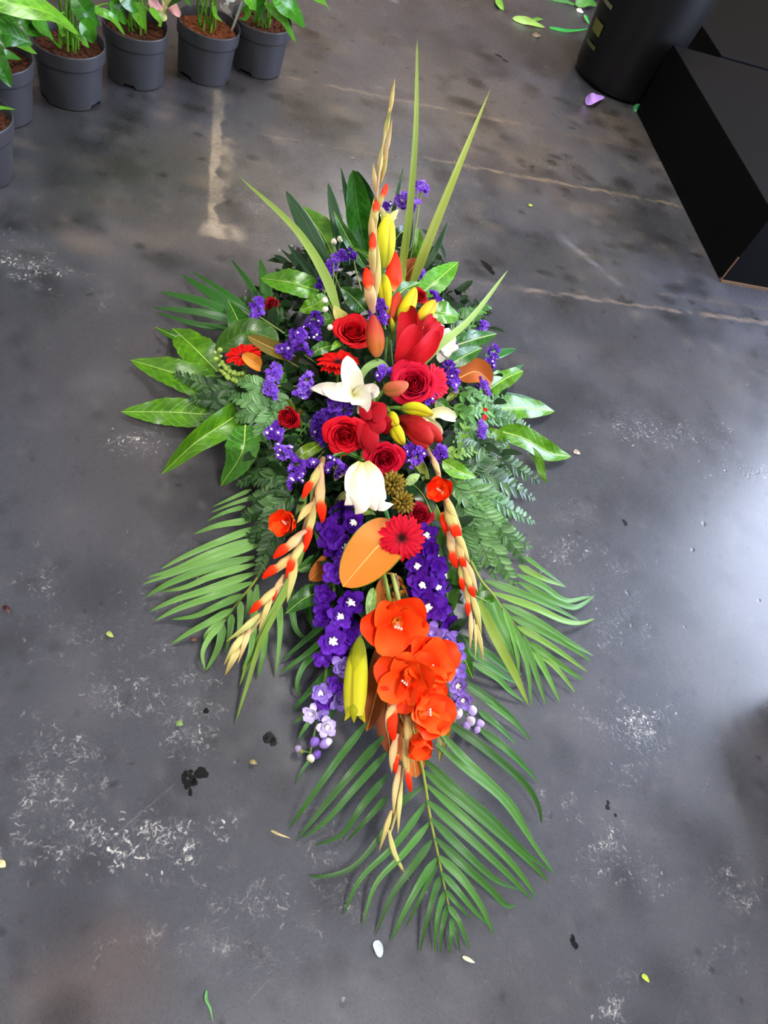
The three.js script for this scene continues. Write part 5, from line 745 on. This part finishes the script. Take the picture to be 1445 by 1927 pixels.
lily('white bell lily hanging open above the brown magnolia leaf', ['681,872,0.215 666,898,0.24 668,928,0.24 660,942,0.235 648,951,0.222|36|-0.4', '683,870,0.22 681,900,0.252 681,932,0.25 677,955,0.235 668,968,0.215|44|0', '686,870,0.22 702,898,0.242 706,928,0.238 718,951,0.23 741,949,0.215|38|0.4', '679,872,0.215 672,905,0.235 673,935,0.235 668,958,0.215|34|-0.2', '687,871,0.215 697,905,0.225 700,935,0.215 706,958,0.2|40|0.1', '684,870,0.22 694,902,0.254 697,930,0.252 702,948,0.24 708,962,0.222|40|0.2'], [[0, '#cfc874'], [0.22, '#f2eccc'], [0.8, '#fdf9ee'], [1, '#fdf8ea']], { cup: -0.45, prof: 'spear', wave: 0.1, stem: '682,830,0.16 682,850,0.2 683,870,0.215' });
lily('cream lily petals opening past the yellow-green bud', ['797,785,0.19 825,776,0.205 840,780,0.2 857,789,0.18|24|0.2', '797,788,0.19 812,800,0.2 822,812,0.19 827,822,0.18|22|0', '796,784,0.19 808,792,0.2 815,800,0.195|18|-0.3'], [[0, '#c8c060'], [0.4, '#eeeab8'], [1, '#f6f2d0']], { cup: 0.5 });
lily('drooping red lily with petals hanging over the centre rose', ['702,775,0.225 688,795,0.25 685,820,0.245 687,848,0.225|28|-0.5', '705,775,0.23 698,800,0.255 698,830,0.25 701,853,0.235|34|-0.1', '708,773,0.23 715,790,0.25 722,803,0.245 730,816,0.23|36|0.5', '703,772,0.24 695,765,0.255 690,775,0.26 692,790,0.262|30|0', '706,772,0.24 708,762,0.258 713,775,0.265 706,795,0.262|32|0.1', '704,776,0.235 704,790,0.258 710,800,0.262 700,812,0.255|36|0'], [[0, '#b83038'], [0.3, '#a80c1c'], [1, '#8c0816']], { cup: -0.4, stem: '705,720,0.16 703,745,0.2 704,770,0.225' });
lily('half-closed red lily lying over the forked statice', ['750,786,0.205 780,795,0.235 800,815,0.23 816,826,0.215|34|0.3', '750,788,0.205 775,805,0.235 795,825,0.23 806,842,0.215|34|-0.3', '750,787,0.21 780,800,0.25 802,818,0.245 813,835,0.225|34|0', '765,795,0.2 795,805,0.215 815,815,0.205 831,831,0.19|32|0.2'], [[0, '#8a1c1a'], [0.5, '#a01418'], [0.85, '#b42c20'], [1, '#a01818']], { cup: -0.55 });
lilyBud('tall red lily bud streaked with yellow in front of violet statice', '709,672,0.235 704,635,0.26 701,594,0.275', 35, [[0, '#c87a48'], [0.25, '#b8642c'], [0.6, '#a83424'], [1, '#8e1c1c']], '722,730,0.12 714,700,0.19 709,672,0.235');
lilyBud('blunt reddish lily bud pointing sideways at the crimson rose', '722,734,0.235 742,731,0.25 767,723,0.25', 29, [[0, '#a8803c'], [0.35, '#b0603c'], [0.8, '#a8402c'], [1, '#c87a3a']], '700,770,0.16 710,750,0.21 722,734,0.235');
lilyBud('orange-red lily bud standing behind the yellow buds', '736,612,0.2 742,580,0.225 750,551,0.24', 26, [[0, '#c86a3a'], [0.5, '#c23a22'], [1, '#b82a1c']], '735,690,0.12 734,650,0.17 736,612,0.2', { sepals: ['740,628,0.215 739,610,0.235 736,596,0.24|9'] });
lilyBud('yellow lily bud leaning over the dark red rose', '751,603,0.22 765,578,0.245 781,543,0.26', 29, [[0, '#a8ac30'], [0.4, '#cdbf16'], [1, '#c8a41c']], '736,650,0.17 740,625,0.2 751,603,0.22');
lilyBud('yellow-orange lily bud beside the light shiny leaf', '784,612,0.22 800,590,0.235 818,567,0.24', 29, [[0, '#c8a43a'], [0.4, '#d4b020'], [1, '#cc8a24']], '752,680,0.15 765,645,0.19 784,612,0.22');
lilyBud('largest yellow-green lily bud standing against the tall gladiolus, tip opening', '720,503,0.255 722,455,0.31 731,404,0.345', 40, [[0, '#8ea030'], [0.4, '#bcbc20'], [0.8, '#d2c828'], [1, '#d8d04a']], '724,600,0.12 722,550,0.2 720,503,0.255', { open: true });
lilyBud('yellow-green lily bud below the largest one', '721,518,0.24 726,552,0.24 728,592,0.22', 25, LIME_BUD, '724,620,0.14 718,560,0.19 721,518,0.24');
lilyBud('yellow-green lily bud pointing at the cream petals', '756,768,0.225 785,769,0.24 814,780,0.235', 25, LIME_BUD, '728,768,0.2 742,767,0.215 756,768,0.225');
lilyBud('short yellow-green lily bud nearest the drooping red lily', '733,778,0.24 741,790,0.252 748,803,0.25', 21, LIME_BUD, '728,766,0.2 730,772,0.225 733,778,0.24');
lilyBud('yellow lily bud hanging beside the half-closed red lily', '737,800,0.225 748,815,0.24 760,837,0.235', 25, LIME_BUD, '730,768,0.2 732,785,0.215 737,800,0.225');
lilyBud('long yellow-green lily bud lying beside the gladiolus with split tips', '676,1205,0.115 672,1275,0.125 668,1345,0.1', 44, [[0, '#8a9420'], [0.4, '#b8b81c'], [0.9, '#cfc832'], [1, '#c8c050']], '690,1080,0.08 683,1150,0.095 676,1208,0.115', { lift: 0.05, prof: (t) => Math.pow(Math.sin(Math.PI * clamp(0.05 + 0.75 * t)), 0.55), sepals: ['677,1195,0.135 675,1240,0.145 671,1285,0.14|26', '668,1300,0.125 660,1335,0.115 648,1357,0.1|16', '672,1310,0.125 679,1340,0.115 687,1360,0.1|18', '670,1310,0.125 667,1340,0.12 666,1361,0.1|16'] });
solo('flower_stalk', 'smooth green stem running under the crimson gerbera', 'stem', one('716,930,0.15'), tube(path('712,920,0.17 722,950,0.175 733,985,0.17'), 0.0042, 0.0042, 8, 8), leafMat('#4f9a54', { map: 'none' }));  // gerbera stem, kept as an object of its own
solo('flower_stalk', 'pale green stem below the orange-brown magnolia leaf', 'stem', one('740,1085,0.14'), tube(path('738,1080,0.15 747,1115,0.145 756,1150,0.13'), 0.0042, 0.0035, 8, 8), leafMat('#b8c070', { map: 'lines' }));
solo('flower_stalk', 'second green stem between brown leaf and open gladiolus floret', 'stem', one('727,1090,0.14'), tube(path('722,1080,0.15 729,1110,0.145 735,1140,0.13'), 0.0042, 0.004, 8, 8), leafMat('#8fa648', { map: 'lines' }));

// ---------- gladiolus spikes ----------
gladiolus('tall gladiolus spike standing up at the back with mostly closed buds', '702,640,0.12 703,560,0.22 705,470,0.32 708,380,0.4 718,290,0.48 735,190,0.56', ['tip|733,215,0.54 738,180,0.57 743,146,0.6|11', 'tip|722,265,0.5 729,230,0.53 735,205,0.56|13', 'tip|722,300,0.47 731,262,0.51 738,222,0.55|12', 'tip|712,330,0.44 716,300,0.47 719,272,0.5|14', 'tip|716,345,0.42 724,310,0.46 731,270,0.5|12', 'bud|710,400,0.39 718,372,0.42 728,345,0.43|16|', 'tip|705,360,0.41 704,330,0.44 702,305,0.46|12', 'bud|704,430,0.37 706,400,0.4 709,376,0.41|18', 'bract|700,460,0.34 699,420,0.38 704,370,0.42|17', 'bud|701,510,0.31 700,472,0.35 702,436,0.37|20', 'bud|700,580,0.25 694,545,0.29 689,502,0.31|30', 'bract|706,560,0.27 712,510,0.31 710,450,0.35|16', 'red|733,548,0.22 739,515,0.245 744,472,0.26|36']);
gladiolus('gladiolus spike of mostly closed buds slanting down over the pale palm frond', '608,862,0.19 600,905,0.19 582,965,0.175 560,1030,0.155 530,1100,0.13 490,1165,0.1 450,1220,0.075', ['bud|600,880,0.2 588,905,0.21 570,940,0.19|22', 'bud|605,890,0.2 604,940,0.2 606,985,0.17|26', 'open|538,983,0.2|36|{"tilt":[-0.5,-0.1],"close":0.8}', 'bract|585,950,0.2 572,965,0.205 558,985,0.2|22', 'bud|592,950,0.19 584,990,0.19 572,1040,0.165|22', 'bud|565,1005,0.19 545,1025,0.19 514,1052,0.165|26', 'bud|572,1020,0.175 553,1050,0.175 540,1090,0.15|22', 'bud|548,1045,0.17 525,1065,0.17 493,1090,0.145|24', 'bract|556,1055,0.165 548,1095,0.16 540,1135,0.14|22', 'bud|530,1088,0.15 520,1108,0.15 513,1132,0.13|14', 'bud|522,1105,0.15 495,1130,0.15 470,1156,0.125|20', 'tip|512,1115,0.14 500,1150,0.14 486,1190,0.115|17', 'tip|495,1150,0.125 462,1180,0.125 425,1208,0.1|17', 'tip|470,1180,0.11 460,1210,0.11 447,1250,0.085|17', 'tip|462,1190,0.11 440,1220,0.11 421,1252,0.08|18', 'tip|455,1205,0.1 438,1240,0.1 423,1272,0.07|20']);
gladiolus('gladiolus spike hanging down beside the ferns with one open floret', '803,845,0.19 818,875,0.195 832,920,0.19 845,985,0.17 862,1060,0.145 882,1120,0.115 900,1185,0.08', ['open|826,921,0.205|32|{"tilt":[-0.1,-0.1],"close":0.75,"stops":[[0,"#ff7a30"],[0.3,"#f5280a"],[1,"#ee2208"]]}', 'bract|815,862,0.205 822,880,0.21 830,895,0.205|16', 'bract|838,935,0.2 852,965,0.195 870,1000,0.175|19', 'red|833,965,0.17 837,985,0.17 842,1012,0.155|17', 'bud|842,955,0.19 852,985,0.19 866,1020,0.17|28', 'bud|845,1010,0.165 850,1035,0.165 860,1070,0.145|22', 'bract|858,1000,0.185 872,1030,0.175 884,1060,0.155|18', 'bud|862,1020,0.175 868,1045,0.17 874,1072,0.15|19', 'bud|866,1060,0.15 868,1085,0.145 872,1113,0.125|16', 'bract|874,1055,0.16 888,1085,0.15 899,1115,0.13|18', 'bud|876,1075,0.155 884,1100,0.145 893,1125,0.125|17', 'bud|876,1100,0.135 880,1130,0.125 882,1162,0.105|15', 'tip|886,1115,0.13 898,1155,0.115 906,1195,0.09|17', 'tip|885,1150,0.115 886,1185,0.105 884,1225,0.075|13', 'tip|892,1165,0.11 895,1200,0.095 894,1246,0.065|8', 'tip|896,1175,0.105 904,1210,0.09 910,1245,0.06|13']);
gladiolus('big orange gladiolus spike with wide-open florets laid over the large palm frond', '745,1085,0.135 752,1180,0.13 765,1290,0.115 762,1370,0.1 757,1450,0.09 745,1530,0.07 732,1575,0.05', ['open|749,1178,0.185|57|{"tilt":[0.05,-0.35],"turn":0.3}', 'open|810,1248,0.165|50|{"tilt":[0.5,0.1],"turn":0.9,"close":0.2}', 'open|764,1282,0.165|52|{"tilt":[-0.3,-0.3],"turn":0.1}', 'open|795,1285,0.155|44|{"tilt":[0.3,-0.2],"turn":0.5}', 'open|804,1342,0.145|50|{"tilt":[0.7,0.2],"turn":0.7,"close":0.3}', 'bract|742,1325,0.14 732,1350,0.14 727,1378,0.125|22', 'red|742,1335,0.14 739,1365,0.14 741,1398,0.12|22', 'bract|770,1340,0.125 768,1385,0.125 776,1440,0.1|24', 'open|789,1398,0.13|36|{"tilt":[0.15,-0.9],"close":1.1,"turn":0.4}', 'bract|745,1390,0.125 738,1425,0.12 737,1455,0.1|20', 'red|748,1420,0.115 745,1438,0.115 744,1458,0.1|12', 'bract|762,1400,0.115 764,1435,0.11 770,1470,0.09|20', 'red|766,1448,0.11 770,1470,0.105 773,1492,0.085|13', 'tip|752,1440,0.1 743,1490,0.09 740,1535,0.07|16', 'tip|756,1470,0.09 751,1520,0.08 749,1570,0.055|13', 'tip|737,1525,0.08 726,1560,0.07 713,1604,0.04|14', 'tip|731,1562,0.065 742,1605,0.05 770,1658,0.02|14']);

// ---------- delphiniums ----------
delphinium('long violet delphinium spike beside the green lily bud, ending in pale buds', '655,930,0.13 640,1010,0.12 630,1100,0.1 620,1210,0.075 610,1290,0.05 598,1350,0.03 583,1422,0.015', ['622,1004,0.16|30|0|0|-0.3,0.1', '645,962,0.15|26|0|0', '665,983,0.16|24|0|1|0.2,0', '630,1030,0.14|24|0|0', '651,1030,0.155|24|1|1|0,0', '632,1078,0.145|25|1|0|-0.3,0', '612,1120,0.12|24|0|0|-0.5,0', '660,1134,0.145|27|0|1|0.1,0', '641,1160,0.14|25|1|1|0,-0.1', '610,1160,0.115|24|0|0|-0.4,0', '655,1200,0.12|24|0|0|0.4,0', '652,1172,0.12|24|0|0|0.4,0', '626,1207,0.135|30|1|1|0,-0.1', '608,1238,0.1|20|1|0|-0.3,-0.3', '641,1255,0.1|21|2|0|0.3,-0.2', '636,1228,0.1|20|0|0', '632,1288,0.085|18|1|0', '604,1304,0.07|20|2|1|-0.2,0', '638,1320,0.06|19|2|0|0.4,-0.2', '608,1320,0.055|17|1|0', '586,1343,0.05|18|3|0|-0.4,-0.2', '615,1368,0.045|20|3|1|0.2,-0.1', '607,1345,0.045|13|2|0'], ['592,1396,0.03|11|#8a6ac8', '611,1399,0.03|12|#a48ad8', '617,1396,0.035|9|#ece4f4', '596,1420,0.02|10|#7a58b8', '585,1427,0.018|9|#e8e4cc', '561,1409,0.015|8|#a898b8', '567,1414,0.015|5|#8a8a4a']);
delphinium('violet delphinium spike emerging under the crimson gerbera, bending past the gladiolus', '790,970,0.13 800,1040,0.13 810,1130,0.115 825,1200,0.09 850,1270,0.06 870,1330,0.035 892,1372,0.018', ['803,1007,0.16|23|0|1|0.2,0', '806,1038,0.155|25|0|0', '785,1066,0.165|25|0|1|0,0', '818,1068,0.145|26|0|0|0.5,0', '794,1101,0.165|28|0|1|0,0', '822,1105,0.14|26|0|1|0.7,0', '806,1142,0.155|29|0|1|0,-0.1', '776,1126,0.13|22|0|0|-0.5,0', '828,1145,0.125|22|0|0|0.5,0', '790,1160,0.125|24|0|0', '812,1192,0.12|22|2|0|0,0', '843,1176,0.1|23|0|0|0.4,-0.2', '842,1203,0.095|21|2|0|0.3,-0.3', '857,1228,0.09|21|2|0|0.4,-0.2', '834,1258,0.09|18|2|0|-0.2,0', '860,1262,0.08|20|2|0', '862,1291,0.075|19|2|1|0,0', '871,1318,0.065|18|2|1|0,0', '845,1320,0.05|13|2|0'], ['861,1343,0.045|12|#dccdf0', '888,1337,0.045|11|#c8b8ea', '885,1357,0.04|11|#d8c8e4', '876,1367,0.035|10|#a890d4', '903,1362,0.03|9|#bca6e0', '897,1374,0.03|8|#b8a0dc']);

// ---------- litter on the floor ----------
const flat = (name, label, cat, text, w, hex, o = {}) => solo(name, label, cat, one(text.split(' ')[0]), sheet(framed(path(text), 14, o.roll ?? 0), { w: pxw(one(text.split(' ')[0]), w), prof: TAPER[o.prof ?? 'broad'], fold: 0.25, wave: 0.2, nv: 4 }), o.mat ?? leafMat(hex, { map: o.map ?? 'none' }));
flat('fallen_leaf', 'single fallen green leaf lying on the floor beyond the tall grass tips', 'leaf', '937,-6,0.006 940,8,0.012 948,20,0.005', 13, '#7ab83c');
flat('fallen_leaf', 'pale narrow fallen leaf lying before the black bucket', 'leaf', '964,34,0.006 992,40,0.014 1026,52,0.005', 13, '#a8d468');
flat('fallen_leaf', 'small split leaf fallen beside the pale narrow one', 'leaf', '1000,38,0.008 1012,36,0.014 1022,36,0.006', 6, '#6aa83c');
flat('trimming', 'bright green cut stem on the floor by the bucket', 'stem', '1034,52,0.004 1070,58,0.006 1108,54,0.004', 6, '#3fbf50', { prof: 'strap' });
flat('trimming', 'short green cut stem leaning against the bucket', 'stem', '1100,28,0.02 1104,36,0.014 1109,46,0.005', 6, '#3fb84c', { prof: 'strap' });
flat('fallen_leaf', 'crumpled fallen leaf with broken pieces by the bucket', 'leaf', '1082,8,0.01 1100,2,0.03 1124,10,0.01', 22, '#5a9a44');
flat('trimming', 'long dark cut stem with leaves on the floor', 'stem', '1030,-4,0.004 1060,2,0.008 1090,12,0.004', 8, '#4a8a3c', { prof: 'strap' });
flat('fallen_petal', 'white fallen petal on the floor beside the cut stem', 'petal', '1086,16,0.004 1091,20,0.008 1098,24,0.004', 8, '#f0efe6');
flat('fallen_petal', 'purple petal on the floor in front of the black bucket', 'petal', '1101,192,0.006 1115,186,0.03 1138,183,0.012', 19, '#b48ae0', { mat: petalMat('#b48ae0', { plain: 1 }) });
flat('fallen_leaf', 'dark green leaf scrap between bucket and plinth', 'leaf', '1192,200,0.006 1204,205,0.012 1217,204,0.006', 16, '#1f6a3c');
flat('fallen_leaf', 'small brown leaf scrap on the floor below the green litter', 'leaf', '1002,64,0.005 1010,66,0.01 1018,67,0.004', 8, '#8a7a68');
flat('fallen_leaf', 'tiny oval green leaf alone near the bottom of the floor', 'leaf', '1208,1834,0.004 1215,1840,0.008 1222,1849,0.004', 9, '#b4cc4c');
flat('plant_trimming', 'thin curled green stem at the near edge of the floor', 'stem', '389,1864,0.005 388,1880,0.008 395,1896,0.006 401,1925,0.004', 6, '#4f8a48', { prof: 'strap' });
flat('wood_chip', 'small dry wooden chip on the floor beside the pale palm frond tip', 'chip', '358,1200,0.005 365,1203,0.009 372,1204,0.005', 8, '#6a4438');
flat('moss_crumb', 'crumb of green moss on the dark floor', 'moss', '331,1362,0.004 338,1361,0.009 345,1364,0.004', 10, '#7a9a58');
flat('brown_crumb', 'brown crumb on the floor near the ends of the delphinium', 'crumb', '470,1433,0.004 477,1434,0.01 484,1438,0.004', 8, '#9a8a5c');
flat('fallen_leaf', 'yellow-green leaf chip beyond the single toothed leaves', 'leaf', '202,1189,0.004 207,1194,0.008 214,1199,0.004', 9, '#a4b45c');
flat('dry_flake', 'pale dry flake at the tip of the large palm frond', 'flake', '870,1800,0.004 882,1806,0.008 894,1812,0.004', 7, '#e4dcae');
flat('dry_flake', 'pale yellow flake at the picture edge near the scuffed paint', 'flake', '-4,1622,0.004 4,1626,0.012 10,1632,0.004', 13, '#e8dca0');
flat('beige_chip', 'square beige chip on the floor past the torn leaf', 'chip', '1080,848,0.004 1086,851,0.006 1092,854,0.004', 9, '#b8ae9c', { prof: 'strap' });
flat('fallen_petal', 'dark red petal crumbs at the picture edge beside bare floor', 'petal', '6,1140,0.004 13,1146,0.008 18,1156,0.004', 9, '#3a1416');
flat('fallen_leaf', 'tiny lime leaf chip alone on the floor past the grass blade', 'leaf', '995,384,0.003 998,386,0.006 1002,387,0.003', 5, '#a8c848');
flat('paint_fleck', 'flaking pale blue paint spot beside the tip of the large palm frond', 'paint fleck', '706,1770,0.003 712,1784,0.006 716,1802,0.003', 17, '#b8c4cc', { prof: 'oval' });
flat('dry_curl', 'thin dry curl near the tip of the large palm frond', 'stem', '510,1563,0.004 525,1570,0.012 548,1578,0.006', 5, '#b0a070', { prof: 'strap' });
{ // wet spots and dark scraps: thin rounded puddles
  const wet = new THREE.MeshPhysicalMaterial({ color: srgb('#0a0a0c'), roughness: 0.3, specularIntensity: 0.5 });
  const puddle = (label, blobs) => {
    const c = at(blobs[0][0], blobs[0][1]), gs = blobs.map(([px, py, rp, sq, turn], k) => { const p = at(px, py), R = pxw(p, rp), g = new THREE.SphereGeometry(R, 22, 6, 0, 6.2832, 0, 1.5708), q = g.attributes.position; for (let i = 0; i < q.count; i++) { const a = Math.atan2(q.getZ(i), q.getX(i)), s = 1 + 0.1 * Math.sin(a * 3 + k) + 0.05 * Math.sin(a * 7 + px); q.setXYZ(i, q.getX(i) * s, Math.min(q.getY(i) / R, 0.5) * 0.0006, q.getZ(i) * s * (sq ?? 1)); } g.rotateY(turn ?? 0); g.translate(p.x, 0.0003, p.z); g.computeVertexNormals(); return g; });
    solo('puddle', label, 'wet spot', V(c.x, 0, c.z), mergeGeometries(gs), wet);
  };
  puddle('hook-shaped dark wet spot on the bare floor, largest of the wet spots', [[379, 1455, 14, 0.8], [362, 1466, 7, 1.6, 0.5], [353, 1476, 8, 1.2], [346, 1465, 5, 2], [350, 1456, 5, 1.4, 0.4], [359, 1452, 5, 0.8], [358, 1491, 4, 2], [366, 1472, 6, 1.4]]);
  puddle('round dark wet spot below the curled palm leaflets', [[508, 1389, 13, 0.9], [514, 1396, 7, 1.3], [500, 1388, 6, 0.8]]);
  puddle('tiny dark wet spot beside the trailing grass blade', [[388, 1338, 5.5, 1]]);
  puddle('small bent dark scrap on the plain floor near the bottom', [[1080, 1776, 6, 1.8, 0.5], [1078, 1765, 4, 1.6]]);
  puddle('tiny dark scrap pair on the plain floor', [[1143, 1519, 4.5, 1.2], [1158, 1534, 3, 1.2], [1144, 1510, 3, 1.6]]);
  puddle('small black leaf-shaped speck past the fern tips', [[1176, 984, 5, 1.6, 0.4]]);
  puddle('long dark smear beyond the pale grass blade tip', [[915, 500, 8, 2.0, 0.6], [924, 511, 6, 1.6, 0.6]]);
  puddle('thin dark smear on the floor far behind the grass tips', [[938, 105, 8, 0.5, -0.6], [950, 114, 7, 0.5, -0.6]]);
}
renderer.render(scene, camera);
